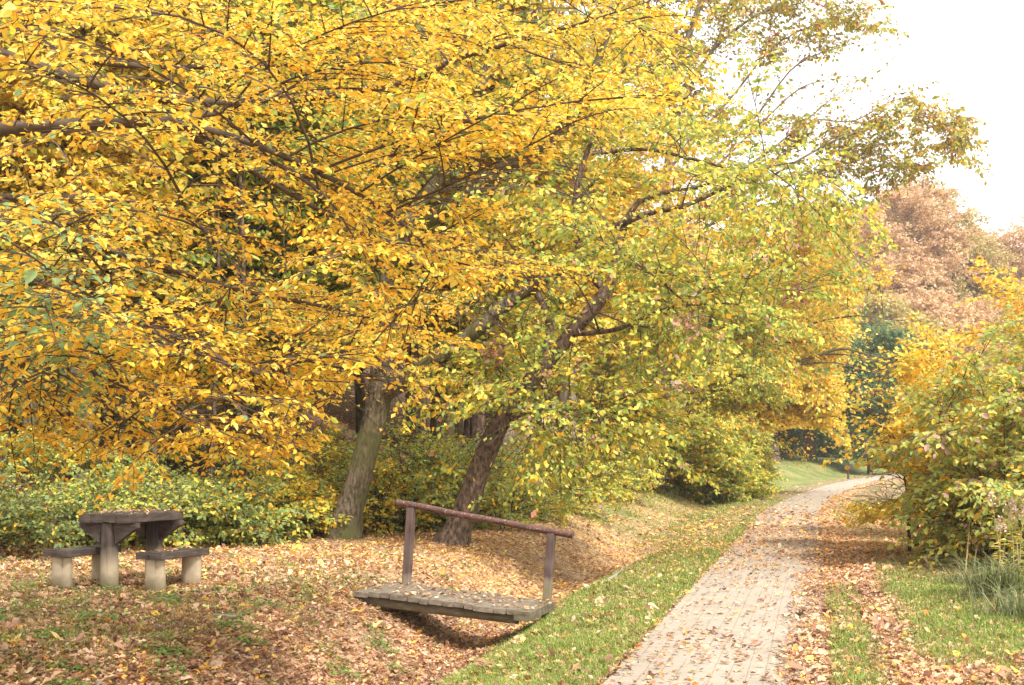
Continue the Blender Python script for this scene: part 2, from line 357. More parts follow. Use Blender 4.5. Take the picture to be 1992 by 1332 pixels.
def foliage(limbs, l2=.9, sp2=.16, l3=.32, sp3=.1, spl=.04, size=.07, wid=.55, droop=.25, leaf_droop=.45, start=.22,
            roll=.6, kind=6, sz_jit=.2, twig_r=.004, flat=.2, fullness=1.0, fold=.12, hang=0.0):
    """limbs: list of point arrays. Sprays of side twigs with alternate leaves."""
    S, T, LEN, W = [], [], [], []
    for p, r, st in limbs:
        seg = np.linalg.norm(np.diff(p, axis=0), axis=1); al = np.concatenate([[0], np.cumsum(seg)]); tot = al[-1]
        k = max(2, int(tot*(1-st)/sp2*fullness))
        u = st+(1-st)*(np.arange(k)+rng.random(k)*.8)/k
        u = np.clip(u, 0, .995)
        q = np.stack([np.interp(u*tot, al, p[:, j]) for j in range(3)], -1)
        q2 = np.stack([np.interp(np.minimum(u*tot+.06, tot+.06), al, p[:, j]) for j in range(3)], -1)
        t = unit(q2-q+1e-6*unit(p[-1]-p[-2])); bad = np.linalg.norm(q2-q, axis=1) < 1e-3
        t[bad] = unit(p[-1]-p[-2])
        S.append(q); T.append(t); LEN.append(l2*(1.05-.55*u)*rng.uniform(.55, 1.3, k)); W.append(np.arange(k))
        S.append(p[-1:]); T.append(unit(p[-1]-p[-2])[None]); LEN.append(np.array([l2*.6])); W.append(np.array([-1]))
    S = np.concatenate(S); T = np.concatenate(T); LEN = np.concatenate(LEN); W = np.concatenate(W)
    K = len(S); side = np.where(W % 2 == 0, 1., -1.)[:, None]
    up = np.array([0, 0, 1.])
    rnd = rng.normal(0, 1, (K, 3))
    h = np.cross(T, up); steep = np.linalg.norm(h, axis=1, keepdims=True) < .5
    h = np.where(steep, np.cross(T, rnd), h); h = unit(h)
    d = unit(T*.75+h*side*rng.uniform(.5, 1.1, (K, 1))+rnd*flat+up*.12)
    d = np.where((W < 0)[:, None], unit(T+rnd*.1), d)
    n2 = 5; x = np.linspace(0, 1, n2)[None, :, None]
    P2 = S[:, None]+d[:, None]*LEN[:, None, None]*x-up*droop*(LEN[:, None, None]*x)**2*rng.uniform(.4, 1.4, (K, 1, 1))
    R2 = np.linspace(1, .35, n2)[None]*twig_r*(.6+LEN[:, None]/max(l2, .01))
    tv, tq = tubes(P2, R2*1.2, 3)
    # third level
    m = max(2, int(l2/sp3)); idx = np.repeat(np.arange(K), m); v = np.tile((np.arange(m)+.5)/m, K)+rng.uniform(-.4, .4, K*m)/m
    keep = rng.random(K*m) < np.clip(LEN[idx]/l2+.15, 0, 1); idx = idx[keep]; v = np.clip(v[keep], 0.02, 1)
    fl = v*(n2-1); k0 = np.minimum(fl.astype(int), n2-2); f = (fl-k0)[:, None]
    s3 = P2[idx, k0]*(1-f)+P2[idx, k0+1]*f; t3 = unit(P2[idx, k0+1]-P2[idx, k0])
    h3 = unit(np.cross(t3, up)+1e-6); sd = np.where((np.arange(len(idx))) % 2 == 0, 1., -1.)[:, None]
    K3 = len(idx)
    d3 = unit(t3*.75+h3*sd*rng.uniform(.3, 1., (K3, 1))+rng.normal(0, flat, (K3, 3))-up*hang)
    len3 = l3*(1.1-.6*v)*rng.uniform(.5, 1.3, K3)
    x = np.linspace(0, 1, 3)[None, :, None]
    P3 = s3[:, None]+d3[:, None]*len3[:, None, None]*x-up*(droop*1.2)*(len3[:, None, None]*x)**2
    # leaves
    m = max(2, int(l3/spl)); ii = np.repeat(np.arange(K3), m); vv = np.tile((np.arange(m)+.7)/m, K3)
    keep = rng.random(K3*m) < np.clip(len3[ii]/l3, .3, 1)*.95; ii = ii[keep]; vv = vv[keep]
    nl = len(ii)
    pos = s3[ii]+d3[ii]*(len3[ii]*vv)[:, None]-up*(droop*1.2)*((len3[ii]*vv)**2)[:, None]
    ls = np.where(np.arange(nl) % 2 == 0, 1., -1.)[:, None]
    hl = unit(np.cross(d3[ii], up)+1e-6)
    ax = unit(d3[ii]*.6+hl*ls*rng.uniform(.3, .9, (nl, 1))-up*leaf_droop*rng.uniform(.2, 1.8, (nl, 1))+rng.normal(0, .22, (nl, 3)))
    nr = unit(up+rng.normal(0, roll, (nl, 3)))
    sz = size*np.exp(rng.normal(0, sz_jit, nl))
    return (pos, ax, nr, sz), (tv, tq), P3

def crown_mesh(name, parent, F, pal, kind=6, wid=.55, fold=.12, freq=.45, amp=.55, jit=.12, o=0, twig3=False, recol=None, pieces=True, lmat=None):
    (pos, ax, nr, sz), (tv, tq), P3 = F
    lv, lf, per = leaf_geo(pos, ax, nr, sz, wid, kind, fold)
    col = pick_colours(pos, pal, freq, amp, jit, o)
    if recol is not None: col = recol(pos, col)
    col = np.repeat(col, per, axis=0)
    vs = [lv]; qs = [lf]; cs = [col]; ms = [np.zeros(len(lf), int)]; n = len(lv)
    if pieces:
        add = [(tv, tq)]
        if twig3:
            add.append(tubes(P3, np.tile(np.array([[.0022, .0018, .001]]), (len(P3), 1)), 3))
        for a, b in add:
            vs.append(a); qs.append(b+n); n += len(a); cs.append(np.full((len(b), 3), .1)); ms.append(np.ones(len(b), int))
    return mesh_np(name, np.concatenate(vs), [np.concatenate(qs)], [lmat or M_leaf, M_twig], parent, fcol=np.concatenate(cs), fmat=np.concatenate(ms))

def bez(a, b, bow, n=8, side=None):
    """an arching limb from a to b"""
    m = (a+b)/2+np.array([0, 0, bow])+(0 if side is None else side)
    t = np.linspace(0, 1, n)[:, None]
    return a*(1-t)**2+2*m*t*(1-t)+b*t*t

def ellipsoid_tips(c, r, n, shell=.55):
    d = unit(rng.normal(0, 1, (n, 3))); k = rng.uniform(shell, 1, (n, 1))**.6
    return np.asarray(c)+d*np.asarray(r)*k

def make_tree(name, label, base, stems, tips, pal, cat='tree', group=None, bark=None, zw=1.25, rise=.8, bow=.5, start=.25, limb_r=.03, zmin=1.0,
              fol={}, col={}, keep=None, gaps=0, jitter=.25, trunk_name='trunk', crown_name='crown', sides=9, min_z=None):
    """stems: list of (points, radii, foliage start or None)"""
    root = thing(name, label, cat, base, group)
    w = Wood(); samp = []; limbs = []
    for k, (pts, rad, sf) in enumerate(stems):
        p, r = w.tube(pts, rad, sides if k == 0 else max(5, sides-2), n=max(8, len(pts)*4), wob=rad[0]*.014)
        samp.append(np.concatenate([p, r[:, None]], 1))
        if sf is not None: limbs.append((p, r, sf))
    samp = np.concatenate(samp)
    ok = samp[samp[:, 2] > base[2]+zmin]
    if len(ok) == 0: ok = samp
    for tp in tips:
        tgt = tp-np.array([0, 0, rise*rng.uniform(.5, 1.5)])
        dd = np.linalg.norm((ok[:, :3]-tgt)*np.array([1, 1, zw]), axis=1)*rng.uniform(.8, 1.25, len(ok))
        s = ok[int(np.argmin(dd))]
        a = s[:3]; ln = np.linalg.norm(tp-a)
        if ln < .25: continue
        p = bez(a, tp, bow*ln*.25, 8, rng.normal(0, jitter*.15*ln, 3))
        r0 = min(s[3]*.75, limb_r*(.35+ln*.22)); r = np.linspace(r0, .005, 8)
        v, q = tubes(p[None], r[None], 6 if r0 > .02 else 4); w.add(v, q)
        limbs.append((p, r, start))
    mesh_np(trunk_name, np.concatenate(w.v), [np.concatenate(w.q)], bark or M_bark, root, smooth=True)
    if fol is not None:
        F = foliage(limbs, **fol)
        if min_z is not None:
            (pos, ax, nr, sz), T, P3 = F; k = pos[:, 2] > min_z; F = ((pos[k], ax[k], nr[k], sz[k]), T, P3)
        if gaps:
            (pos, ax, nr, sz), T, P3 = F; k = rng.random(len(pos)) < np.clip(.7+gaps*noise3(pos*np.array([1, 1, 1.7]), .75, 2), .12, 1); F = ((pos[k], ax[k], nr[k], sz[k]), T, P3)
        if keep is not None:
            (pos, ax, nr, sz), T, P3 = F; k = rng.random(len(pos)) < keep(CX+pos[:, 0]/pos[:, 1]*FPX, HOR-(pos[:, 2]-HC)/pos[:, 1]*FPX); F = ((pos[k], ax[k], nr[k], sz[k]), T, P3)
        crown_mesh(crown_name, root, F, pal, kind=fol.get('kind', 6), wid=fol.get('wid', .55), fold=fol.get('fold', .12), **col)
    return root

YEL = (.84, .55, .055); ORG = (.80, .43, .04); LYE = (.86, .68, .16); YGR = (.52, .52, .08); GRN = (.27, .35, .08); DGR = (.12, .2, .06)
TEAL = (.25, .38, .16); MAUVE = (.4, .2, .15); BRN = (.3, .13, .05); OLV = (.33, .32, .07); TAN = (.7, .51, .28); PINK = (.7, .46, .3)
PAL_A = ([.58, .26, .11, .04, .01, .0], [.54, .12, .15, .12, .05, .02], [YEL, ORG, LYE, YGR, GRN, TEAL])
PAL_B = ([.42, .18, .22, .14, .02, .02], [.22, .06, .16, .32, .18, .06], [YEL, ORG, LYE, YGR, GRN, MAUVE])
PAL_C = ([.15, .05, .1, .38, .29, .03], [.06, .02, .05, .36, .48, .03], [YEL, ORG, LYE, YGR, GRN, MAUVE])
PAL_D = ([.45, .18, .3, .07], [.3, .1, .3, .3], [YEL, ORG, LYE, YGR])
PAL_E = ([.14, .08, .04, .36, .32, .06], [.08, .1, .02, .26, .36, .18], [(.7, .46, .05), (.6, .3, .04), LYE, (.44, .44, .07), (.27, .29, .06), (.32, .17, .11)])
PAL_S = ([.05, .02, .3, .43, .2], [.16, .06, .34, .3, .14], [YEL, ORG, YGR, (.36, .44, .13), (.28, .4, .19)])


# ------------------------------------------------------------------ trees
def window(*ws):
    """thin places in a crown: (px, py, rx, ry, share of leaves kept)"""
    def f(px, py):
        k = np.ones(len(px))
        for x, y, rx, ry, q in ws: k = np.where(((px-x)/rx)**2+((py-y)/ry)**2 < 1, np.minimum(k, q), k)
        return k
    return f
LIMBS = [(960, 338, 110, 42, .16), (850, 355, 40, 45, .12), (955, 615, 75, 45, .2), (1040, 560, 60, 30, .25), (1150, 610, 50, 70, .1), (1085, 680, 40, 40, .7), (1112, 345, 48, 52, .12), (1305, 310, 28, 55, .25), (1240, 405, 60, 45, .35), (1340, 375, 90, 28, .4), (1190, 295, 70, 16, .25), (950, 880, 65, 85, .05), (715, 860, 62, 150, .06), (745, 745, 50, 55, .25)]
def pts(*a): return np.array([P(*q) for q in a])

# A: the yellow hornbeam whose trunk stands just outside the left edge of the view
bA = np.array([-5.7, 9.6, float(ground(-5.7, 9.6))])
stA = [(bA+np.array([[0, 0, -.2], [.05, 0, 1.5], [.2, .1, 3.5], [.35, .2, 6], [.3, .3, 9], [.5, .4, 12.5]]), [.3, .25, .22, .18, .12, .03], None),
       (pts((-420, 380, 9.5), (-150, 270, 9.0), (120, 245, 8.6), (200, 240, 8.5), (330, 238, 8.4), (480, 275, 8.2), (640, 345, 8.0), (770, 425, 7.9), (850, 500, 7.8)), [.07, .055, .042, .024, .016, .006], .35),
       (pts((250, 240, 8.5), (330, 232, 8.6), (400, 222, 8.8), (500, 203, 9.1), (600, 150, 9.4)), [.035, .03, .025, .012, .005], .4),
       (pts((-400, 460, 9.4), (-100, 395, 8.6), (160, 385, 8.2), (330, 410, 8.0), (400, 450, 7.9), (470, 530, 7.8)), [.05, .035, .022, .015, .006], .3),
       (pts((-420, 160, 9.6), (0, 60, 9.8), (60, 75, 9.7), (190, 120, 9.6), (420, 130, 9.6), (700, 120, 9.4)), [.06, .04, .03, .02, .006], .3),
       (pts((-300, 0, 10), (300, 190, 10.6), (730, 172, 10.2), (900, 110, 9.8), (1080, 60, 9.5), (1210, 20, 9.3)), [.06, .04, .025, .015, .005], .35),
       (pts((350, 240, 8.4), (480, 300, 8.3), (560, 330, 8.1), (640, 390, 8.0), (700, 480, 7.9)), [.03, .02, .014, .005], .25)]
stA += [(pts((-430, 590, 9.4), (-100, 565, 8.6), (150, 590, 8.1), (330, 650, 7.9), (480, 720, 7.8), (600, 740, 7.7)), [.06, .04, .025, .015, .005], .3),
        (pts((-430, 700, 9.3), (-100, 660, 8.3), (120, 700, 7.8), (280, 770, 7.6), (400, 830, 7.5)), [.05, .035, .02, .012, .004], .3),
        (pts((-100, 395, 8.6), (200, 480, 8.8), (450, 560, 9.0), (650, 600, 9.2), (800, 640, 9.3)), [.04, .028, .018, .012, .004], .3),
        (pts((330, 238, 8.4), (520, 350, 9.0), (700, 450, 9.4), (850, 500, 9.6), (1000, 535, 9.8)), [.025, .02, .014, .01, .004], .25)]
tA = []
for (px, py) in [(60, 800), (150, 770), (240, 800), (330, 810), (430, 840), (520, 885), (450, 780), (590, 800), (640, 790), (720, 735), (560, 710), (640, 690), (750, 640), (800, 650), (880, 600), (950, 560), (1050, 540), (860, 540), (780, 560),
                 (960, 490), (880, 440), (860, 390), (1010, 330), (1110, 240), (1200, 190), (1120, 130), (1300, 105), (1250, 70), (1180, 30), (1000, 60), (1080, -20), (900, 0), (1000, 200), (900, 280), (800, 330), (980, 250),
                 (60, 590), (30, 690), (120, 690), (200, 640), (300, 700), (380, 640), (460, 690), (300, 580), (450, 580), (560, 560), (650, 500), (720, 440), (160, 520), (300, 470), (500, 470), (620, 420), (100, 420), (180, 330), (60, 280),
                 (400, 340), (560, 270), (690, 290), (300, 120), (120, 130), (60, 30), (230, 20), (420, 60), (560, 100), (680, 60), (780, 120), (850, 200), (760, 20), (620, -30), (330, -60), (120, -60), (840, 80), (700, 220), (560, 380), (430, 400)]:
    tA.append(P(px, py, rng.uniform(6.8, 10.8)))
for (px, py) in [(20, 850), (80, 850), (150, 840), (230, 850), (300, 860), (380, 850), (450, 870), (500, 850), (560, 800), (480, 730), (380, 740), (280, 730), (180, 720), (80, 740), (20, 760), (100, 640), (230, 690), (350, 690), (530, 650), (420, 600), (640, 620), (690, 700), (20, 640)]:
    tA.append(P(px, py, rng.uniform(7.2, 9.2)))
for (px, py, Y) in [(40, 400, 5.2), (60, 540, 5.4), (20, 470, 5.0), (90, 600, 5.8), (120, 60, 5.5), (40, 120, 5.4), (90, 650, 6.0), (50, 20, 5.2)]:
    tA.append(P(px, py, Y))
def recol_A(pos, c):
    # the lower left of the crown has kept more green leaves
    px = CX+pos[:, 0]/pos[:, 1]*FPX; z = pos[:, 2]
    k = rng.random(len(pos)) < .42*np.exp(-((px-110)/170)**2-((z-2.25)/.5)**2)
    c[k] = np.array(TEAL)*np.exp(rng.normal(0, .15, (k.sum(), 1))); return c
make_tree('hornbeam_tree', 'big near hornbeam with golden yellow leaves hanging over the picnic table', bA, stA, tA, PAL_A,
          bark=M_twig, rise=-.05, bow=.45, start=.25, limb_r=.013, zmin=1.0, jitter=.5, zw=3.0,
          gaps=.4, fol=dict(l2=.75, sp2=.115, l3=.3, sp3=.09, spl=.022, size=.046, wid=.62, droop=.3, leaf_droop=.32, roll=.5, flat=.16, twig_r=.004),
          keep=window((735, 800, 60, 70, .25), (700, 900, 90, 60, .1), (300, 130, 110, 45, .4), (400, 190, 70, 30, .5), (330, 650, 60, 25, .3), (420, 790, 90, 22, .3), (150, 420, 60, 40, .5), (600, 670, 60, 30, .5), (230, 290, 60, 30, .5), (570, 390, 60, 20, .5), *LIMBS),
          col=dict(freq=.4, amp=.5, o=0, twig3=True, recol=recol_A))

# B: leaning grey-green trunk left of the footbridge
bB = hit(668, 1047)
YB = bB[1]
stB = [(pts((664, 1062, YB), (676, 1000, YB), (695, 940, YB), (716, 860, YB), (735, 790, YB), (746, 740, YB)), [.36, .235, .2, .192, .188, .17], None),
       (pts((738, 770, YB), (742, 700, YB+.2), (750, 600, YB+.5), (760, 500, YB+.9), (800, 420, YB+1.0), (850, 350, YB+1.1), (905, 250, YB+1.2), (960, 90, YB+1.5), (990, -60, YB+1.5)), [.2, .15, .14, .13, .12, .1, .07, .02], .5),
       (pts((745, 765, YB), (775, 745, YB-.2), (860, 690, YB-.5), (935, 635, YB-.8), (1000, 580, YB-1), (1090, 525, YB-1.4), (1200, 470, YB-1.8)), [.17, .16, .13, .11, .08, .03], .5),
       (pts((757, 520, YB+.8), (810, 450, YB+.5), (890, 390, YB+.2), (970, 335, YB), (1060, 280, YB-.3), (1110, 235, YB-.4), (1150, 150, YB-.5), (1200, 20, YB-.6)), [.12, .12, .12, .11, .1, .08, .03], .55),
       (pts((1000, 580, YB-1), (1060, 545, YB-.6), (1040, 480, YB-.2), (1120, 400, YB)), [.08, .07, .05, .02], .3)]
tB = [P(rng.uniform(640, 1230), rng.uniform(-80, 560), YB+rng.uniform(-2.5, 3)) for _ in range(75)]
tB += [P(rng.uniform(560, 960), rng.uniform(560, 720), YB+rng.uniform(-2.5, 1)) for _ in range(10)]
tB += [P(px, py, YB-1.5) for px, py in ((800, 780), (830, 740), (600, 760))]
make_tree('hornbeam_tree', 'forked grey-green hornbeam trunk leaning right, left of the footbridge, yellow crown', bB, stB, tB, PAL_B, rise=.3, bow=.6, start=.3, limb_r=.02,
          zmin=2.5, gaps=.36, keep=window(*LIMBS), fol=dict(l2=1.15, sp2=.13, l3=.4, sp3=.11, spl=.05, size=.09, wid=.62, kind=4, droop=.25, leaf_droop=.5, roll=.65), col=dict(freq=.3, o=1))

# C: brown trunk leaning right just behind the handrail, green and yellow crown
bC = hit(885, 1057)
YC = bC[1]
stC = [(pts((872, 1075, YC), (893, 1025, YC), (918, 955, YC), (948, 875, YC), (985, 805, YC), (1040, 735, YC), (1100, 662, YC), (1145, 610, YC), (1187, 553, YC), (1205, 470, YC), (1235, 400, YC+.1), (1290, 375, YC+.1), (1345, 366, YC+.1), (1450, 340, YC), (1540, 350, YC-.1)), [.33, .215, .175, .165, .15, .135, .115, .11, .1, .066, .048, .038, .027, .016, .007], .72),
       (pts((1195, 440, YC), (1260, 415, YC-.3), (1330, 400, YC-.5), (1400, 370, YC-.6), (1480, 330, YC-.8), (1570, 310, YC-1)), [.055, .046, .038, .028, .015, .006], .4),
       (pts((1180, 570, YC), (1130, 500, YC+.5), (1120, 380, YC+1), (1160, 250, YC+1.2), (1230, 100, YC+1.4), (1290, -80, YC+1.4)), [.07, .06, .05, .036, .022, .008], .45),
       (pts((1050, 725, YC), (1070, 640, YC+.4), (1040, 560, YC+.7), (1000, 480, YC+.8), (1080, 470, YC+.8)), [.08, .07, .06, .03, .01], .4),
       (pts((1110, 650, YC), (1200, 640, YC-.6), (1300, 600, YC-1.2), (1420, 590, YC-1.8), (1520, 620, YC-2.2)), [.045, .036, .026, .015, .005], .3),
       (pts((975, 820, YC), (1040, 800, YC-.6), (1130, 810, YC-1.2), (1210, 850, YC-1.7)), [.06, .045, .025, .006], .3),
       (pts((1150, 300, YC+.9), (1250, 290, YC+.6), (1330, 305, YC+.3), (1420, 330, YC+.1), (1500, 370, YC)), [.035, .03, .026, .017, .005], .35)]
tC = [P(rng.uniform(900, 1560), rng.uniform(330, 700), YC+rng.uniform(-2.4, 2.4)) for _ in range(60)]
tC += [P(rng.uniform(880, 1300), rng.uniform(640, 900), YC-rng.uniform(-.5, 2.2)) for _ in range(22)]
tC += [P(px+rng.uniform(-15, 15), py, YC-rng.uniform(.2, 2)) for px, py in ((1200, 830), (1170, 880), (1090, 920), (1240, 770), (1060, 880), (1010, 860), (1250, 690), (1340, 640), (1130, 860), (1100, 800), (1180, 740), (1010, 900), (960, 780), (1290, 740), (900, 740), (850, 800), (1150, 780), (1080, 750))]
tC += [P(rng.uniform(1100, 1500), rng.uniform(100, 330), YC+rng.uniform(-1, 2.4)) for _ in range(16)]
tC += [P(px, py, YC-rng.uniform(.5, 2.5)) for px, py in ((1560, 420), (1640, 470), (1600, 350), (1680, 420), (1620, 530), (1540, 480), (1500, 540))]
def recol_seed(pos, c):
    k = (noise3(pos, .55, 3) > .85) & (pos[:, 2] > 2.4) & (rng.random(len(pos)) < .75)
    c[k] = np.array(MAUVE)*np.exp(rng.normal(0, .25, (k.sum(), 1))); return c
make_tree('hornbeam_tree', 'brown tree trunk leaning right behind the handrail, yellow-green crown over the bank', bC, stC, tC, PAL_C, rise=.2, bow=.6, start=.25, limb_r=.02, bark=M_bark3,
          zmin=1.8, gaps=.36, keep=window(*LIMBS), fol=dict(l2=1.1, sp2=.12, l3=.4, sp3=.1, spl=.048, size=.085, wid=.62, kind=4, droop=.3, leaf_droop=.55, roll=.65), col=dict(freq=.32, o=2, recol=recol_seed))

# D: pair of straight grey trunks with gold leaves, farther up the slope
bD = np.array([1.5, 36.0, float(ground(1.5, 36.0))])
stD = [(pts((1095, 900, 36), (1098, 600, 36), (1103, 380, 36), (1105, 250, 36), (1115, 60, 36), (1130, -150, 36)), [.2, .17, .15, .13, .09, .03], .5),
       (pts((1110, 850, 36), (1108, 560, 36), (1118, 400, 36), (1142, 310, 35.8), (1150, 180, 35.6), (1190, 0, 35.5), (1230, -150, 35.4)), [.16, .15, .14, .13, .1, .07, .03], .55)]
tD = list(ellipsoid_tips((2.4, 36.5, 10), (4.6, 3, 6), 110, .4))
make_tree('forest_tree', 'tree with two straight grey trunks side by side among golden leaves above the leaning trunk', bD, stD, tD, PAL_D, rise=1.0, bow=.4, limb_r=.025, bark=M_bark2,
          zmin=2.5, fol=dict(l2=1.2, sp2=.2, l3=.5, sp3=.15, spl=.08, size=.13, wid=.65, kind=4, droop=.15), col=dict(freq=.25, o=3))

# E: tall tree behind, thin grey trunk, olive twigs out against the white sky
bE = np.array([5.1, 42.0, float(ground(5.1, 42.0))])
YE = 42.0
stE = [(pts((1285, 900, YE), (1290, 600, YE), (1298, 350, YE), (1306, 270, YE), (1315, 160, YE), (1350, 40, YE), (1420, -120, YE)), [0.220, 0.187, 0.154, 0.143, 0.132, 0.110, 0.044], None),
       (pts((1310, 240, YE), (1370, 120, YE-.3), (1440, 50, YE-.6), (1530, 0, YE-.8), (1600, -40, YE-1)), [0.077, 0.062, 0.046, 0.031, 0.015], .35),
       (pts((1320, 180, YE), (1390, 90, YE), (1430, -20, YE), (1500, -120, YE)), [0.062, 0.046, 0.031, 0.015], .4),
       (pts((1300, 330, YE), (1430, 180, YE-.5), (1500, 95, YE-.8), (1580, 50, YE-1), (1690, 20, YE-1.2)), [0.062, 0.039, 0.024, 0.015, 0.004], .4),
       (pts((1300, 380, YE), (1450, 250, YE-.8), (1545, 130, YE-1), (1640, 90, YE-1.2), (1720, 70, YE-1.3)), [0.062, 0.039, 0.027, 0.015, 0.004], .45),
       (pts((1296, 420, YE), (1480, 240, YE-.8), (1560, 170, YE-1.1), (1640, 150, YE-1.4)), [0.055, 0.031, 0.020, 0.004], .5),
       (pts((1294, 430, YE), (1500, 290, YE-1), (1620, 190, YE-1.5), (1700, 140, YE-1.8)), [0.055, 0.031, 0.015, 0.004], .5),
       (pts((1292, 460, YE), (1540, 290, YE-1.4), (1580, 235, YE-1.6), (1660, 235, YE-1.9), (1760, 190, YE-2.2), (1860, 230, YE-2.6)), [0.062, 0.039, 0.027, 0.024, 0.011, 0.004], .4),
       (pts((1295, 470, YE), (1590, 290, YE-1.6), (1680, 255, YE-2), (1770, 220, YE-2.4), (1850, 250, YE-2.6), (1890, 300, YE-2.8)), [0.062, 0.039, 0.024, 0.015, 0.008, 0.004], .5),
       (pts((1295, 480, YE), (1600, 330, YE-1.6), (1700, 300, YE-2), (1790, 320, YE-2.3), (1810, 345, YE-2.5)), [0.062, 0.039, 0.015, 0.008, 0.004], .5)]
tE = [P(px, py, YE-rng.uniform(0, 2.5)) for px, py in ((1360, -60), (1450, 0), (1550, 20), (1640, 30), (1480, 90), (1600, 100), (1700, 130), (1420, 230), (1480, 190), (1530, 215), (1640, 170), (1700, 240), (1690, 290), (1740, 180),
      (1780, 200), (1800, 240), (1840, 210), (1870, 290), (1850, 260), (1760, 270), (1780, 330), (1640, 290), (1590, 330), (1500, 300), (1450, 330), (1400, 300), (1660, 340), (1700, 340), (1380, 150), (1340, 90),
      (1560, -40), (1500, 50), (1620, 60), (1680, 60), (1650, -20), (1580, 60), (1440, 70), (1400, 30), (1750, 330), (1620, 250), (1550, 260), (1720, 270), (1360, 250), (1420, 390), (1520, 380), (1600, 390), (1690, 380), (1650, 430))]
tE += [P(rng.uniform(1200, 1440), rng.uniform(-90, 230), YE+rng.uniform(-2.5, 2.5)) for _ in range(44)]
tE += [P(rng.uniform(1400, 1690), rng.uniform(-60, 110), YE+rng.uniform(-2.5, 1)) for _ in range(12)]
tE += [P(rng.uniform(1440, 1860), rng.uniform(230, 330), YE+rng.uniform(-2.5, 1)) for _ in range(7)]
make_tree('tall_tree', 'tall thin grey trunk whose olive-brown twigs reach out against the white sky', bE, stE, tE, PAL_E, rise=.6, bow=.3, start=.3, limb_r=.015, bark=M_bark2, jitter=.5,
          zmin=3, keep=window((1570, 170, 150, 55, .22), (1430, 120, 50, 50, .3), (1720, 130, 90, 70, .15), (1620, 90, 120, 40, .6), (1850, 370, 80, 50, .2), (1640, 215, 60, 30, .35), (1305, 310, 30, 50, .3)), fol=dict(l2=1.05, sp2=.15, l3=.6, sp3=.15, spl=.075, size=.14, wid=.62, kind=4, droop=.15, leaf_droop=.6, roll=.8, flat=.35, twig_r=.006), col=dict(freq=.3, o=1, recol=recol_seed))

# F, G: dense trees along the bank farther on
def bank_tree(label, b, stems, c, r, n, pal, fol, o, **kw):
    return make_tree('bank_tree', label, b, stems, list(ellipsoid_tips(c, r, n, .5)), pal, group='trees along the bank', fol=fol, col=dict(freq=.22, o=o), **kw)
bF = hit(1270, 955)
YF = bF[1]
fF = dict(l2=1.3, sp2=.17, l3=.5, sp3=.13, spl=.065, size=.12, wid=.6, kind=4, droop=.2, leaf_droop=.6, roll=.75)
stF = [(pts((1262, 960, YF), (1285, 900, YF), (1318, 845, YF), (1350, 760, YF), (1380, 640, YF+.3), (1400, 480, YF+.5)), [.2, .16, .14, .1, .07, .03], None),
       (pts((1275, 940, YF), (1262, 860, YF), (1240, 760, YF+.3), (1250, 620, YF+.5)), [.12, .1, .07, .03], None)]
bank_tree('dense yellow-green tree with dark slanting stems low on the bank', bF, stF, P(1330, 690, YF)+np.array([0, 0, 0]), (3.9, 3.2, 4.4), 120, PAL_C, fF, 3, rise=.2, bow=.7, limb_r=.02, zmin=.6, start=.25)
bF2 = hit(1180, 958)
bank_tree('low green bushy tree between the leaning trunk and the slanting stems', bF2, [(bF2+np.array([[0, 0, -.1], [.2, 0, 1], [.5, .1, 2.4], [.7, 0, 4.5]]), [.1, .08, .06, .02], None)], bF2+np.array([.2, .5, 2.4]), (2.3, 1.8, 1.9), 50, PAL_C, dict(fF, size=.1), 4, rise=.3, limb_r=.016, zmin=.3)
bG = P(1455, 905, 52); bG[2] = float(ground(bG[0], bG[1]))
stG = [(bG+np.array([[0, 0, -.2], [.2, 0, 2], [.7, 0, 5], [1.2, 0, 9], [1.5, 0, 13]]), [.22, .19, .15, .1, .03], None)]
fG = dict(l2=1.6, sp2=.2, l3=.65, sp3=.16, spl=.08, size=.16, wid=.62, kind=4, droop=.2, leaf_droop=.6, roll=.75)
bank_tree('golden tree with a rounded crown hanging over the grass where the path bends', bG, stG, P(1530, 700, 51), (4.1, 4, 4.4), 120, PAL_B, fG, 0, keep=window((1620, 930, 60, 40, .0), (1550, 875, 80, 45, .06), (1480, 890, 60, 25, .1), (1700, 760, 60, 160, .1)), rise=.4, bow=.7, limb_r=.025, zmin=1.2)
# the bare grey limb that reaches right over the path
bH = P(1420, 930, 46); bH[2] = float(ground(bH[0], bH[1]))
YH = 46
stH = [(np.vstack([bH+np.array([0, 0, -.2]), pts((1425, 850, YH), (1440, 760, YH), (1480, 640, YH), (1500, 500, YH), (1520, 380, YH))]), [.2, .18, .16, .13, .08, .03], None),
       (pts((1440, 760, YH), (1540, 712, YH), (1590, 692, YH), (1640, 678, YH-.3), (1690, 690, YH-.5), (1740, 700, YH-.7), (1775, 712, YH-.8)), [.09, .07, .06, .05, .03, .02, .01], None),
       (pts((1600, 688, YH), (1650, 690, YH-.6), (1700, 700, YH-.9), (1760, 690, YH-1.2)), [.04, .03, .02, .008], None),
       (pts((1450, 740, YH), (1560, 640, YH), (1660, 615, YH-.5), (1740, 622, YH-.8), (1830, 625, YH-1)), [.07, .045, .03, .02, .008], None),
       (pts((1550, 710, YH), (1620, 705, YH+.3), (1680, 720, YH+.2), (1730, 735, YH)), [.05, .03, .02, .008], None)]
tH = [P(rng.uniform(1350, 1640), rng.uniform(400, 640), YH+rng.uniform(-2.5, 2.5)) for _ in range(70)]
tH += [P(rng.uniform(1400, 1560), rng.uniform(640, 860), YH+rng.uniform(-2.5, 2)) for _ in range(18)]
tH += [P(px, py, YH-rng.uniform(0, 1.2)) for px, py in ((1700, 640), (1720, 700), (1690, 560), (1650, 600), (1600, 790), (1650, 500), (1680, 470))]
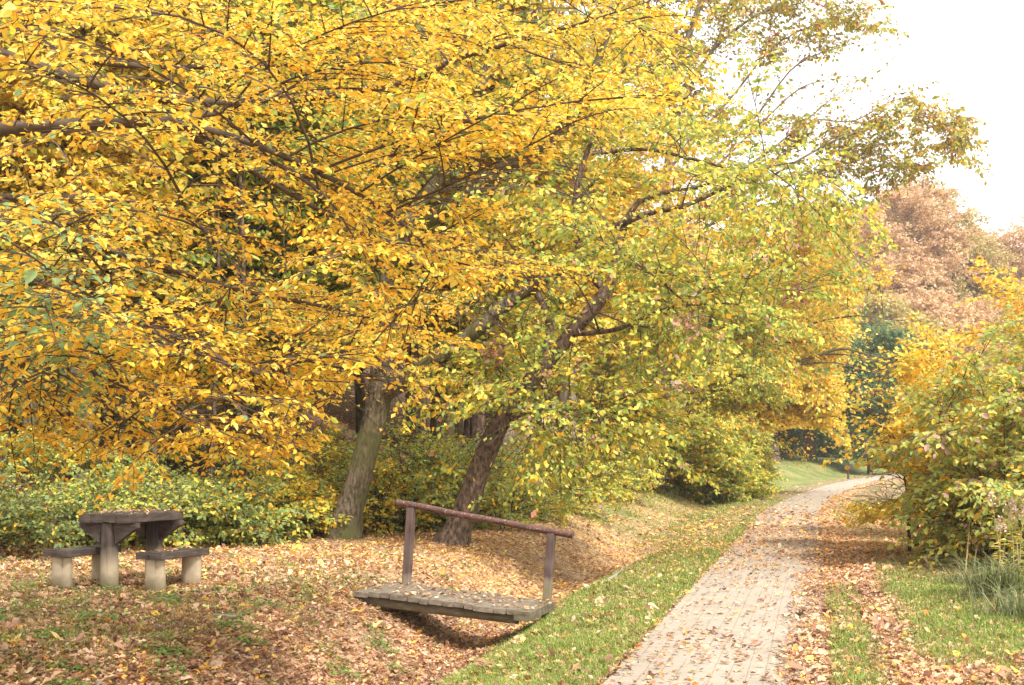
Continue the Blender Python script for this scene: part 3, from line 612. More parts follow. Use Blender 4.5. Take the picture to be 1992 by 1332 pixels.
make_tree('bank_tree', 'yellow tree with long bare grey limbs reaching right over the path', bH, stH, tH, PAL_B, group='trees along the bank', rise=.3, bow=.6, limb_r=.02, zmin=1.4, keep=window((1550, 875, 80, 45, .06), (1690, 730, 80, 150, .14)),
          fol=dict(fG, size=.14, l2=1.2), col=dict(freq=.25, o=2))

# far trees where the path bends away: dark trunks, dark green crowns
def simple_tree(name, label, base, h, cr, pal, fol, o=0, n=60, group=None, bark=None, trunk_r=.2, czf=.62, rz=.42, lean=(0, 0), shell=.45, zmin=2.0, minz=None):
    b = np.asarray(base, float); ln = np.array([lean[0], lean[1], 0])
    st = [(np.array([b+ln*f+np.array([.12*math.sin(f*9+o), .1*math.cos(f*7+o), h*f-.15*(f == 0)]) for f in (0, .2, .45, .7, .95)]), [trunk_r, trunk_r*.85, trunk_r*.65, trunk_r*.4, .02], .5)]
    return make_tree(name, label, b, st, list(ellipsoid_tips(b+ln*.6+np.array([0, 0, h*czf]), (cr, cr, h*rz), n, shell)), pal, group=group, bark=bark, rise=.8, bow=.4, limb_r=.02, zmin=zmin,
                     fol=fol, col=dict(freq=.2, o=o), min_z=minz)
fX = dict(l2=1.7, sp2=.28, l3=.75, sp3=.2, spl=.12, size=.22, wid=.65, kind=4, droop=.15, leaf_droop=.5, roll=.8)
PAL_DG = ([.1, .6, .3], [.05, .45, .5], [GRN, DGR, (.08, .15, .06)])
PAL_T = ([.4, .3, .2, .1], [.25, .35, .15, .25], [TAN, PINK, (.5, .36, .14), (.42, .24, .12)])
PAL_TG = ([.5, .2, .3], [.3, .3, .4], [(.5, .38, .12), TAN, OLV])
def at_px(px, Y): X = (px-CX)/FPX*Y; return np.array([X, Y, float(ground(X, Y))])
simple_tree('dark_green_tree', 'dark green tree in the gap beyond the path bend', at_px(1690, 82), 11, 4.2, PAL_DG, fX, 1, 110, czf=.5, rz=.45, zmin=.5, shell=.3)
simple_tree('dark_green_tree', 'blue-green tree with a bent dark trunk at the far edge of the grass', at_px(1575, 84), 8, 3.6, PAL_DG, fX, 2, 60, trunk_r=.45, czf=.62, rz=.36, bark=M_bark3, zmin=2.5)
simple_tree('dark_green_tree', 'low shaded tree with a stout dark trunk beside the red leaf patch', at_px(1503, 80), 8, 3.6, PAL_C, fX, 3, 60, trunk_r=.55, czf=.68, rz=.34, bark=M_bark3, zmin=2.5)
simple_tree('dark_green_tree', 'small dark stump-like tree between the two far trunks', at_px(1540, 86), 7, 2.5, PAL_DG, fX, 4, 40, trunk_r=.25, czf=.65, rz=.35, zmin=2.5)
simple_tree('yellow_tree', 'olive hedge-like tree filling the shade behind the far trunks', at_px(1535, 105), 9, 5.5, PAL_DG, fX, 0, 90, czf=.42, rz=.42, zmin=.3, shell=.2)

for k, (px, Y, h, lb) in enumerate([(1478, 88, 4.2, 'dark olive bush left of the far shaded trunks'), (1520, 92, 4.5, 'dark bush between the far trunks'), (1560, 93, 4.0, 'dark green bush right behind the bent dark trunk'), (1605, 92, 5.0, 'blue-green bush at the far end of the grass'), (1650, 96, 5.5, 'tall dark bush behind the marker post')]):
    simple_tree('dark_bush', lb, at_px(px, Y), h, 2.6, PAL_DG, dict(fX, size=.2), k, 60, 'dark bushes beyond the grass', trunk_r=.06, czf=.42, rz=.5, zmin=.1, shell=.2)

# tan and pink trees on the far hill
far_spec = [(1690, 120, 22, 6.2, PAL_T, 'pinkish tan tree at the left end of the far hill wood'), (1765, 128, 27, 7.0, PAL_T, 'tallest tan tree on the far hill below the sky'),
            (1835, 135, 28, 7.0, PAL_TG, 'tan-green tree in the middle of the far hill skyline'), (1900, 140, 27.5, 6.6, PAL_T, 'tan tree on the falling part of the far hill skyline'),
            (1965, 150, 26, 6.6, PAL_T, 'lowest tan tree at the right end of the far hill skyline'), (1730, 108, 14, 5.4, PAL_TG, 'olive-tan tree lower on the far hill above the bare limb'),
            (1800, 112, 15.5, 6.0, PAL_T, 'rosy tan tree in front of the far hill wood'), (1870, 115, 15.5, 6.0, PAL_T, 'reddish tan tree above the orange bush'), (1930, 120, 15.5, 5.8, PAL_TG, 'green-tan tree on the far hill behind the orange bush'),
            (1650, 135, 20, 6, PAL_T, 'tan tree glimpsed between the yellow leaves and the far hill'), (2035, 152, 27, 8, PAL_T, 'tan tree cut by the right edge of the picture on the far hill'),
            (1740, 135, 26, 7, PAL_TG, 'greenish tan tree behind the tallest one on the far hill'), (1985, 138, 26.5, 7.5, PAL_T, 'broad tan tree above the orange bush near the right edge'), (1860, 150, 27, 7, PAL_T, 'tan tree peeping over the far hill skyline'),
            (1580, 140, 20, 6.5, PAL_T, 'tan tree behind the golden tree at the path bend')]
fT = dict(l2=1.9, sp2=.27, l3=.85, sp3=.2, spl=.12, size=.26, wid=.7, kind=4, droop=.1, leaf_droop=.5, roll=1.1, flat=.6)
for k, (px, Y, h, cr, pal, lb) in enumerate(far_spec):
    simple_tree('hill_tree', lb, at_px(px, Y), h, cr, pal, fT, k % 5, 130, 'tan trees on the far hill', M_bark2, .25, .58, .44)

# ------------------------------------------------------------------ the wood on the slope behind (a few kinds, copied)
def copy_tree(root, loc, rz, s, label):
    c = root.copy(); C.objects.link(c); c.location = [float(v) for v in loc]; c.rotation_euler = (0, 0, rz); c.scale = (s, s, s)
    c['label'] = label
    for ch in root.children:
        d = ch.copy(); C.objects.link(d); d.parent = c
    return c
fW = dict(l2=1.3, sp2=.22, l3=.55, sp3=.15, spl=.085, size=.14, wid=.62, kind=4, droop=.15, leaf_droop=.55, roll=.8)
PAL_W1 = ([.35, .1, .35, .2], [.2, .05, .25, .5], [YEL, ORG, LYE, YGR]); PAL_W2 = ([.1, .1, .4, .4], [.05, .05, .3, .6], [YEL, LYE, YGR, GRN]); PAL_W3 = ([.2, .3, .25, .25], [.1, .2, .35, .35], [YEL, BRN, YGR, GRN])
g_w = 'trees in the wood on the slope'
wood_spots = []
for k in range(46):
    Y = 21+k % 12*2.9+rng.uniform(-1, 1); px = 20+(k*397 % 1180)+rng.uniform(-30, 30)
    X = (px-CX)/FPX*Y
    if left_of(np.array(X), np.array(Y)) < 5.5: continue
    wood_spots.append((X, Y))
wood_spots += [(-9.5, 19.5), (-11, 22), (-7.4, 21), (-14, 26), (-13, 20), (-5.2, 24), (-3.4, 27), (-.8, 30), (-1.8, 24.5), (.8, 36), (3.5, 44), (5, 50), (-17, 24), (-19, 30)]
protos = []
kinds = [('yellow', 12.5, 3.0, PAL_W1, .15, M_bark), ('green', 11, 3.2, PAL_W2, .13, M_bark3), ('brown-green', 13.5, 2.8, PAL_W3, .17, M_bark3), ('pale yellow', 9.5, 2.6, PAL_W1, .09, M_bark)]
for k, (X, Y) in enumerate(wood_spots):
    kd = k % 4; b = np.array([X, Y, float(ground(X, Y))-.05])
    lb = 'slender dark trunk with %s leaves in the shaded wood on the slope' % kinds[kd][0]
    if k < 4:
        nm, h, cr, pal, tr, bk = kinds[kd]
        protos.append(simple_tree('forest_tree', lb, b, h, cr, pal, fW, k, 75, g_w, bk, tr, .6, .4, zmin=1.6, shell=.3))
    else:
        copy_tree(protos[kd], b, rng.uniform(0, 6.28), rng.uniform(.8, 1.2), lb)
# thin saplings between them
sap = []
for k in range(44):
    Y = rng.uniform(21, 30); px = rng.uniform(0, 600); X = (px-CX)/FPX*Y; b = np.array([X, Y, float(ground(X, Y))-.05])
    lb = 'thin bare sapling stem standing in the dark wood behind the table'
    if k < 2:
        root = thing('sapling', lb, 'tree', b, 'sapling stems in the wood')
        w = Wood(); w.tube(b+np.array([[0, 0, 0], [.1, .05, 2], [.05, .15, 4.5], [.25, .1, 7.5]]), [.05, .045, .035, .015], 6, 10, .01)
        for z in (2.6, 3.5, 4.2, 5, 5.8, 6.4):
            a = rng.uniform(0, 6.28); s = b+np.array([.08, .1, z]); w.tube([s, s+np.array([.5*math.cos(a), .5*math.sin(a), .4]), s+np.array([1.1*math.cos(a), 1.1*math.sin(a), .6])], [.015, .01, .004], 4, 5)
        mesh_np('stem', np.concatenate(w.v), [np.concatenate(w.q)], [M_bark, M_bark3][k], root, smooth=True); sap.append(root)
    else: copy_tree(sap[k % 2], b, rng.uniform(0, 6.28), rng.uniform(.7, 1.3), lb)

# ------------------------------------------------------------------ shrubs
def shrub(name, label, base, h, r, pal, n=34, size=.07, o=0, stems=6, group=None, kind=4, fol={}, shape=(1, 1), freq=.6, low=.0, stem_mat=None, recol=None, spread=.5, cat='shrub', keep=None):
    b = np.asarray(base, float); st = []
    for k in range(stems):
        a = k*2.4+o; rr = r*spread*rng.uniform(.4, 1)
        e = b+np.array([math.cos(a)*rr*shape[0], math.sin(a)*rr*shape[1], h*rng.uniform(.65, .95)])
        m = b+np.array([math.cos(a)*rr*.35*shape[0], math.sin(a)*rr*.35*shape[1], h*.45])
        s0 = b+np.array([math.cos(a)*rr*.22, math.sin(a)*rr*.22, -.08])
        st.append((np.array([s0, m, e]), [.008+.006*h/2, .007+.004*h/2, .004], .35))
    th = rng.uniform(0, 6.28, n); zf = rng.uniform(.04+low, 1, n); rf = np.sqrt(rng.uniform(.15, 1, n))*np.sqrt(np.clip(1-((zf-.42)/.66)**2, 0, 1))*r*rng.uniform(.7, 1.25, n)*(1+.22*np.sin(th*3+o)); zf = zf*rng.uniform(.82, 1.16, n)
    tp = b+np.stack([np.cos(th)*rf*shape[0], np.sin(th)*rf*shape[1], zf*h], -1)
    ff = dict(l2=.55, sp2=.085, l3=.28, sp3=.075, spl=.042, size=size, wid=.7, kind=kind, droop=.25, leaf_droop=.5, roll=.6, twig_r=.004, start=.3); ff.update(fol)
    return make_tree(name, label, b, st, list(tp), pal, cat, group, stem_mat or M_twig, rise=.2, bow=.4, limb_r=.01, zmin=.1, keep=keep, fol=ff, col=dict(freq=freq, o=o, recol=recol), trunk_name='stem', crown_name='foliage', sides=6)
g_s = 'shrubs behind the picnic table'
PS2 = ([.02, .01, .2, .5, .25], [.06, .03, .38, .38, .15], [YEL, ORG, (.27, .28, .07), (.165, .21, .058), (.125, .18, .06)])  # green leaf tones lowered: the hedge's shade is put into the colour
PS3 = ([.2, .1, .35, .3, .05], [.4, .2, .25, .1, .05], [YEL, ORG, YGR, GRN, TEAL])
for k, (px, py, h, r, pal, sz, lb) in enumerate([
    (430, 1062, 1.95, 1.15, PS2, .1, 'pale green broad-leaved shrub directly right behind the picnic table'),
    (250, 1050, 1.5, 1.1, PS2, .08, 'green shrub showing between the table top and the benches'),
    (90, 1058, 1.15, 1.2, PS2, .075, 'green shrub behind the left end of the left bench'),
    (-30, 1075, 1.3, 1.0, PS2, .075, 'shrub cut by the left edge of the picture beside the bench'),
    (540, 1050, 2.4, .95, PS3, .07, 'yellow-green thin shrub left of the forked trunk'),
    (600, 1040, 1.9, .7, PS3, .06, 'taller yellowish shrub standing against the forked trunk'),
    (745, 1040, 1.2, .8, PS3, .06, 'bright yellow-leaved shrub between the forked trunk and the handrail post'),
    (800, 1035, 1.9, .95, PAL_S, .06, 'blue-green shrub behind the handrail between the two leaning trunks'),
    (860, 1022, 1.6, .8, PAL_S, .06, 'dense green shrub tucked behind the brown leaning trunk'),
    (985, 1030, 1.5, .9, PAL_S, .06, 'green shrub just right of the brown leaning trunk'),
    (1050, 1012, 1.5, .9, PAL_C, .065, 'yellow-green shrub above the middle of the handrail'),
    (1120, 995, 1.6, 1.1, PAL_C, .07, 'green shrub above the right end of the handrail'),
    (1200, 972, 1.4, 1.2, PAL_C, .08, 'dark green shrub on top of the leafy bank'),
    (1330, 960, 1.6, 1.2, PAL_C, .09, 'olive shrub under the slanting stems on the bank'),
    (1420, 940, 2.0, 1.2, PS3, .09, 'yellow shrub right of the grey blazed trunk'),
    (1405, 958, 2.3, 1.5, PAL_C, .09, 'rounded olive shrub hiding the foot of the trees beside the blazed trunk'),
    (1450, 944, 2.2, 1.4, PAL_C, .1, 'loose yellow-green shrub where the bank hedge meets the grass'),
    (1445, 928, 1.6, 1.0, PAL_C, .11, 'small green shrub at the far end of the bank hedge')]):
    shrub('shrub', lb, hit(px, py), h*((.4, .62, .85, .5)[len(lb) % 4] if px < 560 else .95), r*1.05, pal, 38, sz*(.75 if px < 460 else 1), k % 4, keep=lambda px, py: np.where(np.sin(px*.11)+np.sin(py*.13+px*.04)+np.sin(px*.03-py*.05) > -.5, 1, .25), group=g_s if px < 700 else 'shrubs along the bank', kind=6 if px < 460 else 4)
for k, (px, Y, h, lb) in enumerate([(60, 17.5, 1.1, 'low green bush on the leafy slope at the far left'), (190, 18.5, 1.0, 'low bush on the brown slope above the table'), (330, 18, 1.3, 'green bush on the slope right above the table top'), (470, 19, 1.3, 'dark bush on the slope left of the forked trunk'),
                                    (600, 21, 1.6, 'shaded bush behind the forked trunk'), (700, 23, 1.7, 'shaded bush deep between the leaning trunks'), (850, 23, 1.9, 'bush in the shade behind the brown trunk'), (0, 20, 1.4, 'bush at the left edge high on the slope'), (140, 21, 1.3, 'bush on the upper brown slope'), (960, 24, 2.2, 'tall bush behind the brown trunk'),
                                    (1060, 27, 2.4, 'tall green bush behind the handrail end'), (400, 22, 1.2, 'bush on the upper slope behind the pale shrub'),
        (240, 19.8, 1.5, 'loose bush halfway up the brown slope behind the table'), (100, 23, 1.8, 'dim bush between the wood trunks at the far left'), (520, 21.5, 2.2, 'yellowish bush on the slope just left of the forked trunk'), (300, 24, 2.2, 'dim bush high in the wood above the table'), (780, 22, 2.4, 'bush in the gap between the two leaning trunks'), (650, 25, 2.6, 'tall dim bush deep in the wood behind the forked trunk'), (900, 21.5, 2.4, 'bush right behind the brown leaning trunk'), (450, 26, 2.6, 'tall dim bush deep in the wood')]):
    shrub('shrub', lb, at_px(px, Y), h*.62, 1.0, PAL_S, 28, .07, k % 4, group='bushes on the shaded slope')

for px, Y, h, r, lb in ((1418, 44.3, 2.1, 1.5, 'broad olive shrub in front of the yellow tree with the bare limbs'), (1375, 42.5, 1.8, 1.3, 'green shrub just right of the blazed trunk'), (1435, 50.3, 2.0, 1.3, 'last shrub of the bank hedge, beside the open grass')):
    shrub('shrub', lb, at_px(px, Y), h, r, PAL_C, 60, .1, 2, group='shrubs along the bank', fol=dict(l2=.7))
# right side of the path: the tall dogwood bush and its neighbours
PR1 = ([.05, .03, .34, .46, .1], [.14, .06, .42, .26, .12], [YEL, ORG, (.52, .52, .12), (.34, .41, .11), (.46, .28, .24)])
PR2 = ([.5, .14, .24, .12], [.38, .08, .3, .24], [YEL, ORG, LYE, YGR])
PR3 = ([.35, .35, .2, .1], [.3, .2, .25, .25], [YEL, (.82, .4, .06), LYE, YGR])
fR = dict(l2=.8, sp2=.11, l3=.36, sp3=.1, spl=.05, kind=4, droop=.22)
WPATH = window((1690, 942, 80, 38, .03), (1655, 900, 40, 50, .3), (1685, 740, 60, 120, .15))       # open view down the path
bR = np.array([6.75, 16.9, float(ground(6.75, 16.9))])
shrub('tall_bush', 'tall green dogwood bush with mauve-tinted leaves at the right edge of the path', bR, 2.75, 1.6, PR1, 82, .08, 1, 9, fol=dict(fR, kind=6), low=.06, spread=.8, freq=.5, keep=WPATH)
shrub('tall_bush', 'green bush right behind the dry flower stalks, cut by the picture edge', np.array([8.3, 17.6, 0]), 4.0, 1.5, PR1, 72, .085, 2, 8, fol=fR, low=.0, spread=.8, freq=.4, keep=WPATH)
shrub('tall_bush', 'low green bush spreading over the brown leaves below the yellow bush', np.array([6.7, 17.6, 0]), 1.1, .9, PR1, 56, .075, 3, 8, fol=dict(fR, l2=.5), low=.0, spread=.8, freq=.4, keep=WPATH)
bY = np.array([6.5, 19.6, float(ground(6.5, 19.6))])
shrub('yellow_bush', 'bright yellow bush leaning towards the path left of the green dogwood', bY, 3.1, 1.15, PR2, 75, .085, 3, 8, fol=fR, low=.12, spread=.8, keep=WPATH)
bO = np.array([9.7, 22.0, float(ground(9.7, 22.0))])
shrub('orange_bush', 'tall orange and yellow bush against the sky at the right edge', bO, 4.7, 1.9, PR3, 115, .09, 0, 9, fol=fR, low=.05, spread=.8, stem_mat=M_bark, keep=WPATH)
bO2 = np.array([8.4, 23.5, float(ground(8.4, 23.5))])
shrub('yellow_bush', 'thin yellow bush with upright twigs above the bright yellow one', bO2, 3.6, 1.2, PR2, 46, .085, 2, 7, fol=fR, low=.1, spread=.8, keep=WPATH)
shrub('yellow_bush', 'low lemon-yellow bush at the path edge under the dogwood', hit(1725, 1000), .8, .9, ([.4, .4, .2], [.3, .3, .4], [LYE, YEL, YGR]), 40, .08, 1, 6, fol=dict(fR, l2=.4), keep=WPATH)
shrub('yellow_bush', 'yellow-green bush beyond the bright yellow one near the path bend', np.array([12.4, 33, float(ground(12.4, 33))]), 3.2, 1.8, PAL_B, 70, .11, 1, 7, fol=fR, low=.0, spread=.8, keep=WPATH)
shrub('orange_bush', 'tan-orange bush behind the tall orange bush at the right edge', np.array([14.5, 32, float(ground(14.5, 32))]), 4.4, 2.4, PR3, 90, .12, 3, 7, fol=dict(fR, l2=1.0), low=.0, spread=.8, keep=WPATH)

# ------------------------------------------------------------------ bmesh-free solid helpers
def box_pts(c, ax, ay, az, sx, sy, sz):
    c = np.asarray(c, float); ax, ay, az = (np.asarray(a, float) for a in (ax, ay, az))
    s = np.array([[i, j, k] for i in (-.5, .5) for j in (-.5, .5) for k in (-.5, .5)])
    return c+s[:, :1]*ax*sx+s[:, 1:2]*ay*sy+s[:, 2:]*az*sz
BOXQ = np.array([[0, 1, 3, 2], [4, 6, 7, 5], [0, 4, 5, 1], [2, 3, 7, 6], [0, 2, 6, 4], [1, 5, 7, 3]])
class Solid:
    def __init__(s): s.v = []; s.q = []; s.n = 0
    def add(s, v, q): s.v.append(np.asarray(v, float)); s.q.append(np.asarray(q)+s.n); s.n += len(v)
    def box(s, c, ax, ay, az, sx, sy, sz): s.add(box_pts(c, ax, ay, az, sx, sy, sz), BOXQ)
    def plank(s, c, ax, ay, az, sx, sy, sz, n=9, wob=.006, ch=.006):
        """a weathered plank along ax: chamfered, slightly wavy section sweep"""
        prof = np.array([[-sy/2, -sz/2+ch], [-sy/2+ch, -sz/2], [sy/2-ch, -sz/2], [sy/2, -sz/2+ch], [sy/2, sz/2-ch], [sy/2-ch, sz/2], [-sy/2+ch, sz/2], [-sy/2, sz/2-ch]])
        c = np.asarray(c, float); ax, ay, az = (np.asarray(a, float) for a in (ax, ay, az)); t = np.linspace(-.5, .5, n)*sx
        o = np.cumsum(rng.normal(0, wob*.4, (n, 2)), axis=0); o -= o.mean(0)
        v = (c+t[:, None, None]*ax+(prof[None, :, :1]+o[:, None, :1])*ay+(prof[None, :, 1:]+o[:, None, 1:])*az)
        i = np.arange(n*8).reshape(n, 8); j = np.roll(i, -1, 1)
        s.add(v.reshape(-1, 3), np.stack([i[:-1], i[1:], j[1:], j[:-1]], -1).reshape(-1, 4))
        v0 = s.n
        for e, fl in ((0, 1), (n-1, 0)):
            k = v[e]; f = np.array([[0, 1, 2, 3], [0, 3, 4, 7], [4, 5, 6, 7]]); s.add(k, f[:, ::-1] if not fl else f)
    def lathe(s, base, axis, prof, n=20, sq=1.0, wob=0.0, twist=0.0):
        """stacked rings: prof = [(height, radius)]"""
        axis = unit(np.asarray(axis, float)); b = unit(np.cross(axis, [0.3, 1, 0])); c = np.cross(axis, b)
        a = np.arange(n)/n*2*np.pi; k = 1+wob*(np.sin(a*3+twist)*.5+np.sin(a*5+2*twist)*.5+.4*np.sin(a*11+twist))
        rings = [np.asarray(base, float)+axis*h+r*k[:, None]*(b*np.cos(a)[:, None]+sq*c*np.sin(a)[:, None]) for h, r in prof]
        v = np.array(rings).reshape(-1, 3); m = len(prof); i = np.arange(m*n).reshape(m, n); j = np.roll(i, -1, 1)
        s.add(v, np.stack([i[:-1], j[:-1], j[1:], i[1:]], -1).reshape(-1, 4))
        for e in (0, m-1):
            cen = rings[e].mean(0); vv = np.vstack([rings[e], cen]); kk = np.arange(0, n, 2)
            q = np.stack([kk, (kk+1) % n, (kk+2) % n, np.full(len(kk), n)], -1); s.add(vv, q if e else q[:, ::-1])
    def prism(s, poly, off):
        poly = np.asarray(poly, float); off = np.asarray(off, float); n = len(poly); v = np.vstack([poly, poly+off])
        q = [[i, (i+1) % n, (i+1) % n+n, i+n] for i in range(n)]; s.add(v, q)
        if n == 4: s.add(v, [[3, 2, 1, 0], [4, 5, 6, 7]])
        elif n == 6: s.add(v, [[3, 2, 1, 0], [5, 4, 3, 0], [6, 7, 8, 9], [6, 9, 10, 11]])
    def build(s, name, m, parent=None, smooth=False): return mesh_np(name, np.concatenate(s.v), [np.concatenate(s.q)], m, parent, smooth=smooth)

def wood_mat(name, stops, grain=(2, 30, 30), rough=.8, fade=None, bump=.5):
    """weathered wood; fade = (z0, z1, colour): stain that stops at a height on the post."""
    def ex(nt, tc, col):
        sp = N(nt, 'ShaderNodeTexNoise'); sp.inputs['Scale'].default_value = 5; sp.inputs['Detail'].default_value = 5
        nt.links.new(tc.outputs['Object'], sp.inputs['Vector'])
        col2 = mixc(nt, ramp(nt, sp.outputs[0], [(.45, (0, 0, 0)), (.75, (.4, .4, .4))]), col, (.2, .17, .13))
        if fade:
            sep = N(nt, 'ShaderNodeSeparateXYZ'); nt.links.new(tc.outputs['Object'], sep.inputs[0])
            ad = N(nt, 'ShaderNodeMath', operation='ADD'); nt.links.new(sep.outputs[2], ad.inputs[0])
            sc = N(nt, 'ShaderNodeMath', operation='MULTIPLY_ADD'); nt.links.new(sp.outputs[0], sc.inputs[0]); sc.inputs[1].default_value = .22; sc.inputs[2].default_value = -.11
            nt.links.new(sc.outputs[0], ad.inputs[1])
            mr = N(nt, 'ShaderNodeMapRange'); nt.links.new(ad.outputs[0], mr.inputs[0]); mr.inputs[1].default_value = fade[0]; mr.inputs[2].default_value = fade[1]
            pale = mixc(nt, 1.0, ramp(nt, sp.outputs[0], [(.3, tuple(c*.75 for c in fade[2])), (.7, tuple(c*1.12 for c in fade[2]))]), ramp(nt, gn.outputs[0], [(.28, (.55, .5, .45)), (.45, (1, 1, 1))]), 'MULTIPLY') if False else ramp(nt, sp.outputs[0], [(.3, tuple(c*.78 for c in fade[2])), (.7, tuple(min(.9, c*1.12) for c in fade[2]))])
            gm = N(nt, 'ShaderNodeMapping'); gm.inputs['Scale'].default_value = (26, 26, 1.2); nt.links.new(tc.outputs['Object'], gm.inputs[0])
            g2 = N(nt, 'ShaderNodeTexNoise'); g2.inputs['Scale'].default_value = 1; g2.inputs['Detail'].default_value = 3; nt.links.new(gm.outputs[0], g2.inputs['Vector'])
            pale = mixc(nt, 1.0, pale, ramp(nt, g2.outputs[0], [(.3, (.45, .4, .35)), (.42, (1, 1, 1))]), 'MULTIPLY')
            col2 = mixc(nt, mr.outputs[0], pale, col2)
            dr = N(nt, 'ShaderNodeMapRange'); nt.links.new(ad.outputs[0], dr.inputs[0]); dr.inputs[1].default_value = .02; dr.inputs[2].default_value = .16
            col2 = mixc(nt, dr.outputs[0], (.17, .145, .085), col2)          # soil splash and algae at the foot
        return col2
    return solid_noise(name, stops, grain, rough, bump, .006, extra=ex)
M_top = wood_mat('stained_table_wood', [(.3, (.035, .026, .022)), (.55, (.085, .064, .054)), (.75, (.15, .118, .1))], (6, 6, 40))
M_leg = wood_mat('table_post_wood', [(.3, (.035, .026, .023)), (.55, (.075, .057, .05)), (.75, (.13, .105, .09))], (26, 26, 2), fade=(.22, .42, (.47, .39, .27)))
M_bleg = wood_mat('bench_post_wood', [(.3, (.25, .2, .14)), (.55, (.4, .33, .23)), (.75, (.52, .44, .32))], (26, 26, 2), fade=(.5, .6, (.47, .39, .27)))
M_deck = wood_mat('grey_deck_wood', [(.3, (.08, .065, .045)), (.55, (.19, .155, .115)), (.75, (.29, .245, .19))], (10, 30, 20))
M_beam = wood_mat('dark_beam_wood', [(.3, (.06, .05, .03)), (.55, (.15, .125, .08)), (.75, (.26, .22, .14))], (3, 20, 20))
def lichen(nt, tc, col):
    v = N(nt, 'ShaderNodeTexNoise'); v.inputs['Scale'].default_value = 55; v.inputs['Detail'].default_value = 6; nt.links.new(tc.outputs['Object'], v.inputs['Vector'])
    return mixc(nt, ramp(nt, v.outputs[0], [(.58, (0, 0, 0)), (.68, (.8, .8, .8))]), col, (.36, .3, .22))
M_rail = solid_noise('peeling_red_brown_paint', [(.3, (.05, .024, .02)), (.6, (.12, .056, .045)), (.8, (.19, .1, .075))], (6, 20, 20), .6, .4, .006, extra=lichen)
M_post = wood_mat('red_brown_post_paint', [(.3, (.05, .03, .027)), (.6, (.105, .065, .058)), (.8, (.17, .115, .1))], (25, 25, 2), rough=.65, fade=(.02, .18, (.36, .29, .26)))

# ------------------------------------------------------------------ picnic table and benches
legs = hit(213, 1146)
u = np.array([.37, .93, 0]); u /= np.linalg.norm(u); v = np.array([u[1], -u[0], 0]); zz = np.array([0, 0, 1.])
k0 = (HC-legs[2])/1.5                                   # size that the photograph gives at this distance
TC = legs+u*.40*k0; TC[2] = float(ground(TC[0], TC[1]))-.02
H = .87*k0
t = thing('picnic_table', 'dark brown wooden picnic table on two stout posts among fallen leaves', 'table', TC)
s = Solid()
wd = .72*k0; npl = 4
for k in range(npl):
    s.plank(TC+v*((k+.5)/npl-.5)*wd+zz*(H-.045+rng.normal(0, .002)), u, v, zz, 1.0*k0+rng.uniform(-.02, .02), wd/npl-.007, .09)
s.build('tabletop', M_top, t)
for sgn in (-1, 1):
    b = TC+u*sgn*.40*k0
    s = Solid(); s.lathe(b+zz*-.15, zz+u*rng.normal(0, .01), [(0, .108*k0), (.2, .106*k0), (.5, .1*k0), (H+.055, .092*k0)], 22, .95, .03, sgn); lg = s.build('leg', M_leg, t, smooth=True)
    s = Solid()
    top, bot, hh = .40*k0, .15*k0, .24*k0
    for side in (-1, 1):
        o = b+v*side*.088*k0-u*.035+zz*(H-.092)
        s.prism([o, o+v*side*(top-.088*k0), o+v*side*(top-.088*k0)-zz*.05, o+v*side*.02-zz*hh], u*.07)
    s.build('bracket', M_top, t)
g_b = 'benches at the picnic table'
for (bpx, al, lb) in (((303, 1151), .33, 'wooden bench nearer the footbridge, on two thick pale posts'), ((122, 1143), .33, 'wooden bench on the left side of the table, partly behind its post')):
    off = hit(*bpx); bc = off+u*al*k0; bc[2] = float(ground(bc[0], bc[1]))-.015; hb = .455*k0
    t = thing('bench', lb, 'bench', bc, g_b)
    s = Solid()
    for k in (-1, 1):
        s.plank(bc+v*k*.088*k0+zz*(hb-.035), u, v, zz, .92*k0, .17*k0, .07)
    s.build('seat', M_top, t)
    if bpx[0] > 200: bench_top = bc+zz*(hb+.001)
    for sg in (-1, 1):
        bb = bc+u*sg*.33*k0
        s = Solid(); s.lathe(bb-zz*.15, zz+v*rng.normal(0, .015), [(0, .125*k0), (.25, .12*k0), (hb+.08, .118*k0)], 20, .85, .035, sg+off[0]); s.build('leg', M_bleg, t, smooth=True)

# ------------------------------------------------------------------ footbridge
pr = P(1064, 1166, 13.3); pl = P(791, 1134, 13.75)
e = pr-pl; span = np.linalg.norm(e); e /= span
back = unit(np.cross(zz, e)); nz = np.cross(e, back)
br = thing('footbridge', 'small plank footbridge with one red-brown handrail across the leafy ditch', 'footbridge', (pl+pr)/2-back*.5)
W = 1.0; xs = -.22; s = Solid()
while xs < span-.12:
    pw = rng.choice([.1, .13, .16, .2, .22])
    c = pl+e*(xs+pw/2)-back*(W/2-.06+rng.normal(0, .012))-nz*(.035+rng.normal(0, .004))
    s.plank(c, back, e, nz, W+rng.uniform(-.03, .03), pw-.008, .052, n=7, wob=.004); xs += pw
s.build('deck', M_deck, br)
for off in (.14, .82):
    s = Solid(); a0 = pl-e*.15-back*off-nz*.115
    s.lathe(a0-e*.05, e, [(0, .055), (.6, .06), (span+.12, .056)], 14, 1, .03, off); s.build('beam', M_beam, br, smooth=True)
s = Solid(); s.plank(pr+e*.0-back*(W/2-.02)-nz*.06, back, e, nz, W+.05, .16, .1, n=7); s.build('end_sill', M_beam, br)
topl, topr = P(800, 987, 13.75), P(1073, 1037, 13.3)
for a, b in ((pl, topl), (pr, topr)):
    s = Solid(); d = unit(b-a); x = unit(e-d*np.dot(e, d)); y = np.cross(d, x); L = np.linalg.norm(b-a)
    c0 = a-d*.22; s.plank(c0+d*(L+.22)/2, d, x, y, L+.22, .082, .1, n=8, wob=.002, ch=.005); o = s.build('post', M_post, br)
q0 = P(772, 979, 13.8)-zz*.006; q1 = P(1115, 1039, 13.22)-zz*.02
